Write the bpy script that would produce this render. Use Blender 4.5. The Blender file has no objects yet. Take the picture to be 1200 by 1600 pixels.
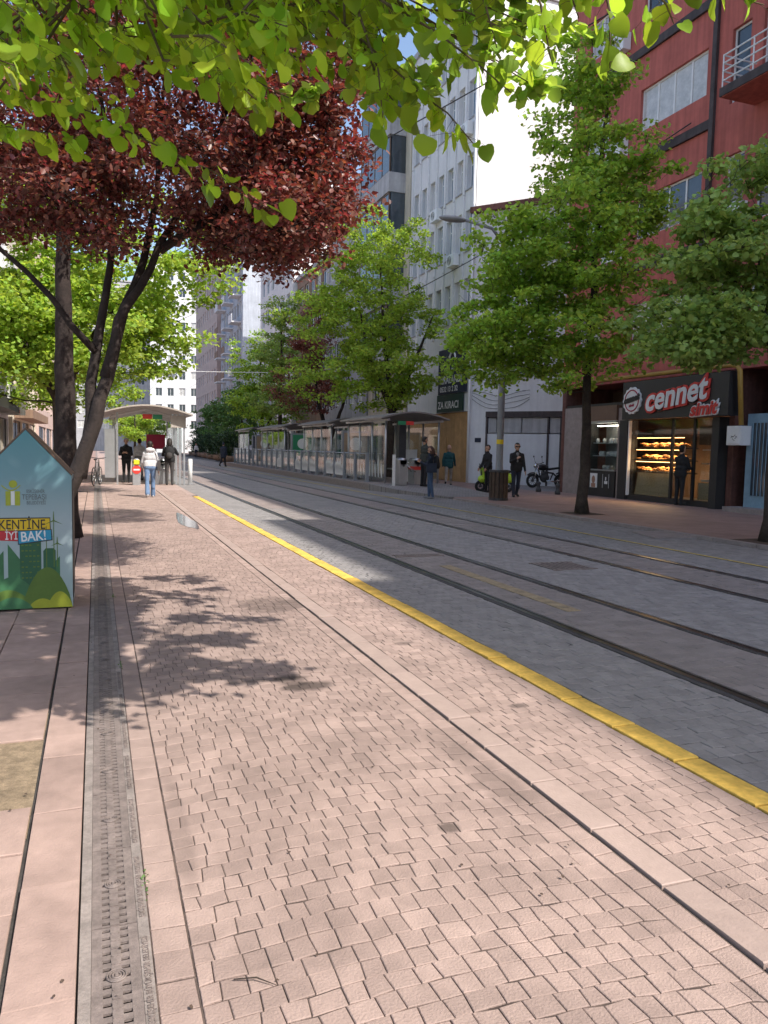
import bpy, bmesh, math, random
import numpy as np
from mathutils import Vector, Matrix
random.seed(7); RNG = np.random.default_rng(7)
R = math.radians
scn = bpy.context.scene
COL = scn.collection

# ---------------------------------------------------------------- camera, sky, sun, exposure
YAW, PITCH, ROLL = R(20.583), R(4.695), R(1.2)
fw = Vector((math.sin(YAW)*math.cos(PITCH), math.cos(YAW)*math.cos(PITCH), -math.sin(PITCH)))
rt = Vector((math.cos(YAW), -math.sin(YAW), 0)); up = rt.cross(fw)
r2 = rt*math.cos(ROLL)+up*math.sin(ROLL); u2 = up*math.cos(ROLL)-rt*math.sin(ROLL)
cam = bpy.data.objects.new('camera', bpy.data.cameras.new('camera')); COL.objects.link(cam)
mw = Matrix((r2, u2, -fw)).transposed().to_4x4(); mw.translation = (0, 0, 1.55); cam.matrix_world = mw
cam.data.sensor_fit = 'HORIZONTAL'; cam.data.sensor_width = 36; cam.data.lens = 36
cam.data.clip_start = 0.05; cam.data.clip_end = 3000
scn.camera = cam
SUN = Vector((0.52, -0.70, 1.0)).normalized()
world = bpy.data.worlds.new('World'); scn.world = world; world.use_nodes = True
nt = world.node_tree; sky = nt.nodes.new('ShaderNodeTexSky'); sky.sky_type = 'NISHITA'; sky.sun_disc = False
sky.sun_elevation = math.asin(SUN.z); sky.sun_rotation = math.atan2(SUN.x, SUN.y)
sky.air_density = 1.0; sky.dust_density = 2.2; sky.ozone_density = 1.0
nt.links.new(sky.outputs[0], nt.nodes['Background'].inputs[0]); nt.nodes['Background'].inputs[1].default_value = 0.147
sl = bpy.data.lights.new('sun', 'SUN'); sl.energy = 3.6; sl.angle = R(0.5); sl.color = (1, 0.95, 0.865)
so = bpy.data.objects.new('sun', sl); COL.objects.link(so); so.rotation_euler = SUN.to_track_quat('Z', 'Y').to_euler(); so.location = (20, 5, 60)
scn.view_settings.view_transform = 'Standard'; scn.view_settings.look = 'None'
scn.view_settings.exposure = 0.86; scn.view_settings.gamma = 1.0; scn.view_settings.use_curve_mapping = False
try: scn.render.engine = 'CYCLES'; scn.cycles.max_bounces = 8; scn.cycles.transparent_max_bounces = 24
except Exception: pass

# ---------------------------------------------------------------- materials
def mat(name, col, rough=.7, var=.0, scale=8., bump=0., bscale=60., metal=0., island=0., obj=0., spec=.4, stain=None, coords='Object', streak=0., emit=None, estr=0., stops=None):
    m = bpy.data.materials.new(name); m.use_nodes = True; n = m.node_tree; L = n.links.new
    b = n.nodes['Principled BSDF']; b.inputs['Roughness'].default_value = rough; b.inputs['Metallic'].default_value = metal
    b.inputs['Specular IOR Level'].default_value = spec
    if emit: b.inputs['Emission Color'].default_value = (*emit, 1); b.inputs['Emission Strength'].default_value = estr
    rgb = n.nodes.new('ShaderNodeRGB'); rgb.outputs[0].default_value = (*col, 1); c = rgb.outputs[0]
    geo = n.nodes.new('ShaderNodeNewGeometry'); tc = n.nodes.new('ShaderNodeTexCoord')
    vec = geo.outputs['Position'] if coords == 'World' else tc.outputs['Object']
    def mul(c, fac):
        h = n.nodes.new('ShaderNodeMix'); h.data_type = 'RGBA'; h.blend_type = 'MULTIPLY'; h.inputs[0].default_value = 1
        L(c, h.inputs[6]); L(fac, h.inputs[7]); return h.outputs[2]
    def rng(v, lo, hi, a=0., bb=1.):
        r = n.nodes.new('ShaderNodeMapRange'); L(v, r.inputs[0]); r.inputs[1].default_value = a; r.inputs[2].default_value = bb
        r.inputs[3].default_value = lo; r.inputs[4].default_value = hi; return r.outputs[0]
    if var:
        for sc_, amt in ((scale, var), (scale*5.3, var*.6)):
            t = n.nodes.new('ShaderNodeTexNoise'); t.inputs['Scale'].default_value = sc_; t.inputs['Detail'].default_value = 6
            L(vec, t.inputs['Vector']); c = mul(c, rng(t.outputs[0], 1-amt, 1+amt, .3, .7))
    if streak:
        mp = n.nodes.new('ShaderNodeMapping'); mp.inputs['Scale'].default_value = (6, 6, .35); L(vec, mp.inputs[0])
        t = n.nodes.new('ShaderNodeTexNoise'); t.inputs['Scale'].default_value = 1; t.inputs['Detail'].default_value = 5; L(mp.outputs[0], t.inputs['Vector'])
        c = mul(c, rng(t.outputs[0], 1-streak, 1+streak*.3, .35, .65))
    if island: c = mul(c, rng(geo.outputs['Random Per Island'], 1-island, 1+island))
    if obj:
        oi = n.nodes.new('ShaderNodeObjectInfo'); c = mul(c, rng(oi.outputs['Random'], 1-obj, 1+obj))
    for s in stain or []:
        sx, sy, rx, ry, k = s
        mp = n.nodes.new('ShaderNodeMapping'); mp.inputs['Location'].default_value = (-sx/rx, -sy/ry, 0); mp.inputs['Scale'].default_value = (1/rx, 1/ry, 0)
        L(geo.outputs['Position'], mp.inputs[0]); ln = n.nodes.new('ShaderNodeVectorMath'); ln.operation = 'LENGTH'; L(mp.outputs[0], ln.inputs[0])
        t = n.nodes.new('ShaderNodeTexNoise'); t.inputs['Scale'].default_value = 9; t.inputs['Detail'].default_value = 5; L(geo.outputs['Position'], t.inputs['Vector'])
        a = n.nodes.new('ShaderNodeMath'); a.operation = 'MULTIPLY_ADD'; L(t.outputs[0], a.inputs[0]); a.inputs[1].default_value = 1.1; L(ln.outputs['Value'], a.inputs[2])
        c = mul(c, rng(a.outputs[0], k, 1., 1.15, 1.6))
    L(c, b.inputs['Base Color'])
    if bump:
        t = n.nodes.new('ShaderNodeTexNoise'); t.inputs['Scale'].default_value = bscale; t.inputs['Detail'].default_value = 5; L(vec, t.inputs['Vector'])
        bp = n.nodes.new('ShaderNodeBump'); bp.inputs['Strength'].default_value = bump; bp.inputs['Distance'].default_value = .01
        L(t.outputs[0], bp.inputs['Height']); L(bp.outputs[0], b.inputs['Normal'])
    return m

def leafmat(name, col, tcol, island=.35, trans=.45, rough=.5):
    m = bpy.data.materials.new(name); m.use_nodes = True; n = m.node_tree; L = n.links.new; n.nodes.clear()
    out = n.nodes.new('ShaderNodeOutputMaterial'); geo = n.nodes.new('ShaderNodeNewGeometry')
    def vcol(c):
        h = n.nodes.new('ShaderNodeHueSaturation'); h.inputs['Color'].default_value = (*c, 1)
        ri = n.nodes.new('ShaderNodeMath'); ri.operation = 'ADD'; oi = n.nodes.new('ShaderNodeObjectInfo'); L(oi.outputs['Random'], ri.inputs[0]); L(geo.outputs['Random Per Island'], ri.inputs[1]); fr_ = n.nodes.new('ShaderNodeMath'); fr_.operation = 'FRACT'; L(ri.outputs[0], fr_.inputs[0])
        r = n.nodes.new('ShaderNodeMapRange'); L(fr_.outputs[0], r.inputs[0]); r.inputs[3].default_value = 1-island; r.inputs[4].default_value = 1+island
        q = n.nodes.new('ShaderNodeMapRange'); q.inputs[3].default_value = .48; q.inputs[4].default_value = .52
        w = n.nodes.new('ShaderNodeMath'); w.operation = 'FRACT'; mm = n.nodes.new('ShaderNodeMath'); mm.operation = 'MULTIPLY'; mm.inputs[1].default_value = 7.31
        L(fr_.outputs[0], mm.inputs[0]); L(mm.outputs[0], w.inputs[0]); L(w.outputs[0], q.inputs[0])
        L(r.outputs[0], h.inputs['Value']); L(q.outputs[0], h.inputs['Hue']); return h.outputs[0]
    p = n.nodes.new('ShaderNodeBsdfPrincipled'); p.inputs['Roughness'].default_value = rough; p.inputs['Specular IOR Level'].default_value = .35
    L(vcol(col), p.inputs['Base Color']); t = n.nodes.new('ShaderNodeBsdfTranslucent'); L(vcol(tcol), t.inputs[0])
    mx = n.nodes.new('ShaderNodeMixShader'); mx.inputs[0].default_value = trans; L(p.outputs[0], mx.inputs[1]); L(t.outputs[0], mx.inputs[2]); L(mx.outputs[0], out.inputs[0])
    return m

def glassmat(name, tint=(.9, .95, .95), gloss=.12):
    m = bpy.data.materials.new(name); m.use_nodes = True; n = m.node_tree; L = n.links.new; n.nodes.clear()
    out = n.nodes.new('ShaderNodeOutputMaterial'); t = n.nodes.new('ShaderNodeBsdfTransparent'); t.inputs[0].default_value = (*tint, 1)
    g = n.nodes.new('ShaderNodeBsdfGlossy'); g.inputs['Roughness'].default_value = .03; lw = n.nodes.new('ShaderNodeLayerWeight'); lw.inputs[0].default_value = .25
    r = n.nodes.new('ShaderNodeMapRange'); L(lw.outputs['Facing'], r.inputs[0]); r.inputs[1].default_value = .25; r.inputs[3].default_value = gloss*.4; r.inputs[4].default_value = .75
    mx = n.nodes.new('ShaderNodeMixShader'); L(r.outputs[0], mx.inputs[0]); L(t.outputs[0], mx.inputs[1]); L(g.outputs[0], mx.inputs[2]); L(mx.outputs[0], out.inputs[0]); return m

def gridmat(name, col, jcol, sx, sy, rough=.75, var=.12, offset=.5, stain=None):
    """far paving: pieces too small to build, joints from a brick pattern laid on the ground"""
    m = mat(name, col, rough, var, 1.3, .3, 90, coords='World', stain=stain); n = m.node_tree; L = n.links.new
    b = n.nodes['Principled BSDF']; src = b.inputs['Base Color'].links[0].from_socket
    geo = n.nodes.new('ShaderNodeNewGeometry'); br = n.nodes.new('ShaderNodeTexBrick'); L(geo.outputs['Position'], br.inputs['Vector'])
    br.inputs['Scale'].default_value = 1; br.inputs['Brick Width'].default_value = sx; br.inputs['Row Height'].default_value = sy; br.offset = offset
    br.inputs['Mortar Size'].default_value = .006; br.inputs['Mortar Smooth'].default_value = .3
    br.inputs['Color1'].default_value = (.9, .9, .9, 1); br.inputs['Color2'].default_value = (1.08, 1.06, 1.05, 1); br.inputs['Mortar'].default_value = (*jcol, 1)
    h = n.nodes.new('ShaderNodeMix'); h.data_type = 'RGBA'; h.blend_type = 'MULTIPLY'; h.inputs[0].default_value = 1
    L(src, h.inputs[6]); L(br.outputs[0], h.inputs[7]); L(h.outputs[2], b.inputs['Base Color']); return m

STAINS = [(1.28, 4.75, .2, .11, .35), (1.05, 4.95, .3, .05, .6), (.3, 3.1, .05, .6, .8), (2.4, 4.0, .07, .05, .5), (2.3, 5.6, .12, .05, .6), (.9, 6.4, .7, .5, .9), (1.75, 3.2, .12, .5, .75), (1.62, 7.35, .42, .42, .55), (1.2, 4.9, .12, .16, .5), (1.35, 2.75, .05, .05, .45), (.55, 2.3, .3, .22, .86), (1.0, 3.6, .5, .35, .9)]
PK = (.325, .236, .203)
M = {}
M['sett_pink'] = mat('granite_pink', PK, .82, .15, 2.3, .5, 120, island=.13, obj=.11, coords='World', stain=STAINS)
M['joint_pink'] = mat('joint_sand', (.095, .068, .057), .95, .6, 3, .5, 120, coords='World')
M['strip_stone'] = mat('granite_strip', (.36, .268, .232), .72, .07, 5, .25, 90, obj=.05, coords='World')
M['sett_grey'] = mat('granite_grey', (.25, .232, .225), .7, .12, 5, .5, 70, island=.12, obj=.08, coords='World')
M['sett_red'] = mat('granite_red', (.225, .195, .183), .7, .12, 5, .5, 70, island=.14, obj=.08, coords='World')
M['joint_grey'] = mat('joint_dark', (.05, .045, .042), .95, .3, 12, .5, 120, coords='World')
M['far_pink'] = gridmat('far_setts_pink', (.40, .30, .265), (.55, .5, .48), .11, .11, stain=None)
M['far_grey'] = gridmat('far_setts_grey', (.25, .232, .225), (.55, .55, .55), .11, .11)
M['far_red'] = gridmat('far_setts_red', (.265, .215, .198), (.6, .6, .6), .2, .1)
M['slab_pink'] = mat('slab_pink', (.35, .245, .208), .82, .17, 2.2, .35, 120, obj=.07, coords='World')
M['pave_red'] = gridmat('paving_red', (.31, .205, .175), (.6, .58, .56), .4, .4, offset=0)
M['kerb'] = mat('kerb_stone', (.30, .25, .235), .8, .14, 6, .3, 90, obj=.1, coords='World')
M['sand'] = mat('pit_sand', (.25, .185, .12), .95, .3, 14, .8, 160, coords='World')
M['earth'] = mat('pit_earth', (.09, .06, .045), .95, .3, 14, .8, 160, coords='World')
M['iron'] = mat('cast_iron', (.20, .16, .145), .62, .25, 14, .35, 200, obj=.1, coords='World')
M['channel'] = mat('channel_concrete', (.25, .21, .19), .85, .22, 12, .4, 160, coords='World')
M['black'] = mat('void_black', (.012, .012, .012), .9)
M['yellow'] = mat('yellow_paint', (.70, .44, .085), .8, .24, 6, .3, 90, obj=.08, coords='World')
M['yellow_thin'] = mat('yellow_paint_worn', (.50, .38, .10), .8, .3, 9, coords='World')
M['mark_faint'] = mat('faint_paint', (.29, .225, .14), .8, .3, 9, coords='World')
M['rail_steel'] = mat('rail_steel', (.35, .34, .34), .28, .15, 3, metal=1)
M['rubber'] = mat('rail_rubber', (.06, .056, .055), .7, .2, 8)
M['ground'] = mat('ground_asphalt', (.12, .11, .105), .9, .2, .4, coords='World')
M['bark'] = mat('bark', (.05, .037, .029), .95, .35, 6, .9, 40)
M['bark_plum'] = mat('bark_plum', (.036, .026, .023), .9, .35, 6, .9, 40)
M['twig'] = mat('twig', (.12, .085, .045), .8, .2, 20)
M['leaf_near'] = leafmat('leaf_lime_near', (.26, .42, .035), (.56, .76, .05), .4, .58, .42)
M['leaf_lime'] = leafmat('leaf_lime', (.26, .39, .06), (.50, .64, .07), .35, .5)
M['leaf_green'] = leafmat('leaf_green', (.27, .42, .075), (.48, .66, .07), .4, .52)
M['leaf_fresh'] = leafmat('leaf_fresh', (.26, .38, .10), (.42, .54, .10), .32, .45)
M['leaf_dark'] = leafmat('leaf_dark', (.10, .20, .06), (.18, .32, .06), .3, .35)
M['leaf_plum'] = leafmat('leaf_plum', (.20, .09, .072), (.36, .065, .04), .55, .34, .34)
M['leaf_hedge'] = leafmat('leaf_hedge', (.035, .07, .028), (.05, .1, .025), .3, .25)
M['steel'] = mat('painted_steel', (.42, .43, .45), .38, .06, 4, metal=.7)
M['steel_white'] = mat('white_steel', (.72, .72, .71), .45, .06, 4)
M['grey_paint'] = mat('grey_paint', (.24, .25, .27), .5, .08, 4)
M['dark_metal'] = mat('dark_metal', (.05, .05, .055), .5, .1, 4)
M['roof_brown'] = mat('shelter_roof', (.24, .215, .205), .5, .12, 3)
M['roof_beige'] = mat('shelter_roof_beige', (.42, .37, .33), .5, .1, 3)
M['glass'] = glassmat('clear_glass', gloss=.1)
M['wood'] = mat('wood_slats', (.075, .05, .036), .8, .25, 9, .4, 60, obj=.15)
M['white_wall'] = mat('white_render', (.70, .69, .70), .85, .05, 1.2, .15, 40, streak=.06)
M['white_pure'] = mat('white_paint', (.80, .80, .80), .8, .04, 2)
M['panel_white'] = mat('white_panel', (.68, .69, .73), .6, .03, 2, streak=.05)
M['red_wall'] = mat('red_render', (.49, .135, .108), .85, .10, 1.0, .2, 40, streak=.22)
M['dark_beam'] = mat('dark_beam', (.075, .06, .06), .8, .2, 3, streak=.2)
M['cream'] = mat('cream_render', (.62, .55, .44), .85, .08, 1.2, streak=.15)
M['grey_wall'] = mat('grey_render', (.42, .41, .42), .85, .1, 1.2, streak=.18)
M['blue_wall'] = mat('blue_grey_render', (.45, .48, .54), .85, .1, 1.2, streak=.15)
M['pink_wall'] = mat('pink_render', (.55, .42, .38), .85, .1, 1.2, streak=.15)
M['brown_wall'] = mat('brown_cladding', (.26, .17, .12), .8, .15, 1.2, streak=.2)
M['plywood'] = mat('plywood', (.42, .25, .115), .8, .14, 2.5, .2, 60, obj=.08, streak=.12)
M['osb'] = mat('osb_board', (.33, .235, .13), .8, .35, 30, .4, 60)
M['pvc'] = mat('white_pvc', (.78, .78, .78), .4, .03, 3)
M['frame_dark'] = mat('dark_frame', (.035, .033, .033), .5, .1, 3)
M['frame_brown'] = mat('brown_frame', (.16, .10, .07), .6, .1, 3)
M['pane'] = mat('window_pane', (.045, .06, .075), .06, .2, .6, spec=.9, obj=.3)
M['pane_blue'] = mat('window_pane_blue', (.10, .17, .26), .06, .2, .6, spec=.9, obj=.3)
M['curtain'] = mat('curtained_pane', (.50, .49, .47), .12, .15, 3, spec=.8, obj=.15)
M['red_sign'] = mat('sign_red', (.62, .05, .04), .5)
M['green_sign'] = mat('sign_green', (.03, .22, .10), .5)
M['maroon'] = mat('board_maroon', (.34, .02, .06), .6)
M['navy'] = mat('banner_navy', (.022, .028, .05), .7, .1, 2)
M['green_banner'] = mat('banner_green', (.02, .05, .035), .7)
M['print_white'] = mat('print_white', (.74, .74, .74), .6)
M['print_grey'] = mat('print_grey', (.12, .14, .15), .6)
M['yellow_sign'] = mat('sticker_yellow', (.85, .62, .03), .5)
M['skin'] = mat('skin', (.46, .27, .19), .6); M['skin_d'] = mat('skin_dark', (.34, .19, .13), .6)
def cloth(n, c): M[n] = mat('cloth_'+n, c, .9, .15, 9, .3, 50)
for n_, c_ in dict(black=(.018, .018, .02), ).items(): pass
for n_, c_ in dict(c_black=(.02, .02, .022), c_navy=(.022, .028, .045), c_jeans=(.13, .20, .33), c_jeans_d=(.06, .10, .18), c_white=(.55, .54, .55), c_grey=(.22, .22, .23),
                   c_teal=(.018, .075, .08), c_olive=(.045, .05, .045), c_beige=(.30, .26, .22), c_red=(.4, .04, .04), c_tan=(.34, .25, .17), c_darkgrey=(.055, .05, .05)).items(): cloth(n_, c_)
M['hair'] = mat('hair_dark', (.018, .013, .011), .6, .3, 30); M['hair_brown'] = mat('hair_brown', (.07, .03, .02), .6, .3, 30); M['hair_grey'] = mat('hair_grey', (.35, .34, .33), .7, .2, 30)
M['tyre'] = mat('tyre', (.02, .02, .02), .8); M['lime_plastic'] = mat('lime_plastic', (.42, .62, .05), .35)
M['chrome'] = mat('chrome', (.6, .6, .6), .2, metal=1); M['bike_black'] = mat('bike_black', (.015, .015, .017), .3, spec=.6)
M['bread'] = mat('bread', (.45, .20, .06), .7, .3, 20, island=.3); M['warm_lamp'] = mat('warm_lamp', (.9, .6, .3), .5, emit=(1, .45, .15), estr=6.)
M['cool_lamp'] = mat('ceiling_lamp', (.9, .9, .9), .5, emit=(1, .85, .65), estr=10.)
M['gas_pipe'] = mat('gas_pipe_yellow', (.40, .24, .05), .5, .1, 4); M['blue_door'] = mat('blue_door', (.22, .34, .44), .6, .1, 4)
M['plaster_brown'] = mat('plaster_brown', (.17, .075, .06), .85, .25, 2, streak=.25)

# ---------------------------------------------------------------- mesh helpers
class MB:
    def __init__(s): s.v = []; s.f = []; s.mi = []
    def add(s, vs, fs, mi=0):
        o = len(s.v); s.v += [tuple(p) for p in vs]; s.f += [tuple(i+o for i in f) for f in fs]; s.mi += [mi]*len(fs); return s
    def box(s, a, b, mi=0, T=None):
        (x0, y0, z0), (x1, y1, z1) = a, b
        vs = [(x0,y0,z0),(x1,y0,z0),(x1,y1,z0),(x0,y1,z0),(x0,y0,z1),(x1,y0,z1),(x1,y1,z1),(x0,y1,z1)]
        if T: vs = [T @ Vector(p) for p in vs]
        return s.add(vs, [(0,3,2,1),(4,5,6,7),(0,1,5,4),(1,2,6,5),(2,3,7,6),(3,0,4,7)], mi)
    def tube(s, path, rad, n=8, mi=0, cap=True):
        path = [Vector(p) for p in path]; k = len(path)
        if not hasattr(rad, '__len__'): rad = [rad]*k
        vs = []; prev = None
        for i, p in enumerate(path):
            t = (path[min(i+1, k-1)]-path[max(i-1, 0)]).normalized()
            if prev is None: a = t.orthogonal().normalized()
            else:
                a = prev - t*prev.dot(t); a = a.normalized() if a.length > 1e-6 else t.orthogonal().normalized()
            prev = a; b = t.cross(a)
            for j in range(n):
                q = 2*math.pi*j/n; vs.append(p+(a*math.cos(q)+b*math.sin(q))*rad[i])
        fs = [(i*n+j, i*n+(j+1)%n, (i+1)*n+(j+1)%n, (i+1)*n+j) for i in range(k-1) for j in range(n)]
        if cap: fs += [tuple(range(n-1, -1, -1)), tuple((k-1)*n+j for j in range(n))]
        return s.add(vs, fs, mi)
    def lathe(s, prof, c=(0,0,0), n=16, mi=0):
        vs = []; k = len(prof)
        for r, z in prof:
            for j in range(n): q = 2*math.pi*j/n; vs.append((c[0]+r*math.cos(q), c[1]+r*math.sin(q), c[2]+z))
        fs = [(i*n+j, i*n+(j+1)%n, (i+1)*n+(j+1)%n, (i+1)*n+j) for i in range(k-1) for j in range(n)]
        fs += [tuple(range(n-1, -1, -1)), tuple((k-1)*n+j for j in range(n))]; return s.add(vs, fs, mi)
    def ell(s, c, r, n=10, m=7, mi=0, T=None):
        vs = []; 
        for i in range(m+1):
            th = math.pi*i/m
            for j in range(n):
                q = 2*math.pi*j/n; p = Vector((r[0]*math.sin(th)*math.cos(q), r[1]*math.sin(th)*math.sin(q), r[2]*math.cos(th)))
                if T: p = T @ p
                vs.append(p+Vector(c))
        return s.add(vs, [(i*n+j, (i+1)*n+j, (i+1)*n+(j+1)%n, i*n+(j+1)%n) for i in range(m) for j in range(n)], mi)
    def prism(s, poly, z0, z1, mi=0, T=None):
        k = len(poly); vs = [(x, y, z0) for x, y in poly]+[(x, y, z1) for x, y in poly]
        if T: vs = [T @ Vector(p) for p in vs]
        return s.add(vs, [tuple(range(k-1, -1, -1)), tuple(range(k, 2*k))]+[(i, (i+1)%k, k+(i+1)%k, k+i) for i in range(k)], mi)
    def torus(s, c, R_, r, axis='x', n=24, m=8, mi=0, a0=0, a1=2*math.pi):
        vs = []; full = abs(a1-a0-2*math.pi) < 1e-6; nn = n if full else n+1
        for i in range(nn):
            q = a0+(a1-a0)*i/n
            for j in range(m):
                w = 2*math.pi*j/m; rr = R_+r*math.cos(w); t = r*math.sin(w); a, b = rr*math.cos(q), rr*math.sin(q)
                p = {'x': (t, a, b), 'y': (a, t, b), 'z': (a, b, t)}[axis]; vs.append((c[0]+p[0], c[1]+p[1], c[2]+p[2]))
        fs = [(i*m+j, ((i+1)%nn)*m+j, ((i+1)%nn)*m+(j+1)%m, i*m+(j+1)%m) for i in range(n) for j in range(m)]
        return s.add(vs, fs, mi)
    def mesh(s, name, mats, smooth=False):
        me = bpy.data.meshes.new(name); me.from_pydata(s.v, [], s.f)
        for m in (mats if isinstance(mats, (list, tuple)) else [mats]): me.materials.append(M[m] if isinstance(m, str) else m)
        if any(s.mi): me.polygons.foreach_set('material_index', s.mi)
        if smooth: me.polygons.foreach_set('use_smooth', [True]*len(s.f))
        return me
    def build(s, name, mats, parent=None, smooth=False): return link(name, s.mesh(name, mats, smooth), parent)
def link(name, me, parent=None, loc=None):
    o = bpy.data.objects.new(name, me); COL.objects.link(o)
    if parent is not None: o.parent = parent
    if loc is not None: o.location = loc
    return o
def tag(o, label=None, cat=None, group=None, kind=None):
    if label: o['label'] = label
    if cat: o['category'] = cat
    if group: o['group'] = group
    if kind: o['kind'] = kind
    return o
def empty(name, loc, rz=0, label=None, cat=None, group=None):
    o = bpy.data.objects.new(name, None); COL.objects.link(o); o.location = loc; o.rotation_euler = (0, 0, rz); o.empty_display_size = .2
    return tag(o, label, cat, group)
def copy_tree(o, parent=None):
    c = o.copy(); COL.objects.link(c); c.parent = parent
    for ch in o.children: copy_tree(ch, c)
    return c
def text(s, size, matname, parent, T, name='lettering', extrude=.002, shear=0., bold=0., align='LEFT', sx=1.):
    cu = bpy.data.curves.new('t', 'FONT'); cu.body = s; cu.size = size; cu.extrude = extrude; cu.shear = shear; cu.offset = bold; cu.align_x = align
    cu.resolution_u = 3
    o = bpy.data.objects.new('t', cu); COL.objects.link(o); dg = bpy.context.evaluated_depsgraph_get()
    me = bpy.data.meshes.new_from_object(o.evaluated_get(dg)); bpy.data.objects.remove(o); bpy.data.curves.remove(cu)
    me.materials.clear(); me.materials.append(M[matname]); me.transform(T @ Matrix.Diagonal((sx, 1, 1, 1)))
    return link(name, me, parent)
def pieces(tv, tf, frames, pos, name, m, parent=None):
    """many copies of one small template in one mesh: tv (k,3), tf list of equal-length faces, frames (N,3,3), pos (N,3)"""
    tv = np.asarray(tv, float); N = len(pos); k = len(tv)
    V = (np.einsum('nij,kj->nki', frames, tv)+pos[:, None, :]).reshape(-1, 3)
    F = np.asarray(tf, int); L = F.shape[1]; FF = (F[None]+(np.arange(N)*k)[:, None, None]).reshape(-1)
    me = bpy.data.meshes.new(name); me.vertices.add(len(V)); me.vertices.foreach_set('co', V.astype(np.float32).ravel())
    nf = N*len(F); me.loops.add(nf*L); me.loops.foreach_set('vertex_index', FF.astype(np.int32)); me.polygons.add(nf)
    me.polygons.foreach_set('loop_start', np.arange(0, nf*L, L, dtype=np.int32)); me.update(calc_edges=True)
    me.materials.append(M[m]); return link(name, me, parent)

# ---------------------------------------------------------------- ground, paving, tracks
def sheet(name, poly, z, m, kind='structure', parent=None):
    me = bpy.data.meshes.new(name); me.from_pydata([(x, y, z) for x, y in poly], [], [tuple(range(len(poly)))]); me.materials.append(M[m])
    o = link(name, me, parent)
    if kind and parent is None: o['kind'] = kind
    return o
def rect(x0, x1, y0, y1): return [(x0, y0), (x1, y0), (x1, y1), (x0, y1)]
sheet('ground', rect(-900, 900, -900, 1500), -.06, 'ground')

def sett_quads(x0, x1, y0, y1, sx, sy, jit, bow=0., stagger=.5, vary=.2):
    rows = []; y = y0; r = 0
    while y < y1:
        h = sy*random.uniform(1-vary*.4, 1+vary*.4); n = max(1, round((x1-x0)/sx)); off = (r%2)*stagger if stagger is not None else random.uniform(0, .95)
        edges = [x0]; 
        for i in range(1, n+1):
            e = x0+(i-off)*(x1-x0)/n + random.uniform(-1, 1)*vary*sx*.5
            if i == n: e = x1 if off == 0 else e
            if max(x0+.035, edges[-1]+.04) < e < x1-.035: edges.append(e)
        edges.append(x1); edges = sorted(set(edges)); rows.append((y, h, edges)); y += h; r += 1
    out = []
    bw = lambda x, y: bow*math.sin(math.pi*(x-x0)/(x1-x0))*(1+.3*math.sin(y*2.1))
    ky = random.uniform(0, 50)
    yb = lambda x, r: jit*(.7*math.sin(x*41+r*12.9+ky)+.6*math.sin(x*97+r*7.3+ky))
    for r, (y, h, e) in enumerate(rows):
        je = [(random.uniform(-jit, jit), random.uniform(-jit, jit)) if 0 < i < len(e)-1 else (0, 0) for i in range(len(e))]
        for i in range(len(e)-1):
            a, b = e[i], e[i+1]; ja, jb = je[i], je[i+1]
            out.append([(a+ja[0], y+bw(a, y)+yb(a, r)), (b+jb[0], y+bw(b, y)+yb(b, r)), (b+jb[1], y+h+bw(b, y+h)+yb(b, r+1)), (a+ja[1], y+h+bw(a, y+h)+yb(a, r+1))])
    return out
def sett_mesh(mb, q, gap, z, ch, depth=.03, dz=0.):
    c = (sum(p[0] for p in q)/4, sum(p[1] for p in q)/4); tx, ty = random.gauss(0, .009), random.gauss(0, .009)
    def ins(d):
        r = []
        for x, y in q:
            vx, vy = c[0]-x, c[1]-y; l = math.hypot(vx, vy) or 1; r.append((x+vx/l*d*1.3, y+vy/l*d*1.3))
        return r
    A = ins(gap); B = ins(gap+ch); zz = z+dz
    vs = [(x, y, zz-depth) for x, y in A]+[(x, y, zz-ch*.75+(x-c[0])*tx+(y-c[1])*ty) for x, y in A]+[(x, y, zz+(x-c[0])*tx+(y-c[1])*ty) for x, y in B]
    fs = [(8, 9, 10, 11)]+[(4+i, 4+(i+1)%4, 8+(i+1)%4, 8+i) for i in range(4)]+[(i, (i+1)%4, 4+(i+1)%4, 4+i) for i in range(4)]
    mb.add(vs, fs)
def pave(parent, quads, m, gap, z, ch, name='paving_sett', nmax=290, jz=.0025, key=None):
    key = key or (lambda q: (q[0][0]+.2)**2*.3+q[0][1]**2)
    # largest in the photo = nearest ones inside the view cone
    def inview(q):
        x, y = q[0]; a = math.atan2(x, y); return y > 1.3 and -.16 < a < .86 and (x*math.sin(YAW)+y*math.cos(YAW)) > 1.9
    near = sorted([q for q in quads if inview(q)], key=key)[:nmax]; ids = set(id(q) for q in near)
    for q in near:
        mb = MB(); cx, cy = q[0]; qq = [(x-cx, y-cy) for x, y in q]; sett_mesh(mb, qq, gap, 0, ch, dz=random.gauss(0, jz)); o = mb.build(name, m, parent); o.location = (cx, cy, z)
    mb = MB()
    for q in quads:
        if id(q) not in ids: sett_mesh(mb, q, gap, z, ch, dz=random.gauss(0, jz))
    if mb.v: tag(mb.build(name+'s_beyond', m, parent), kind='stuff')

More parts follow.
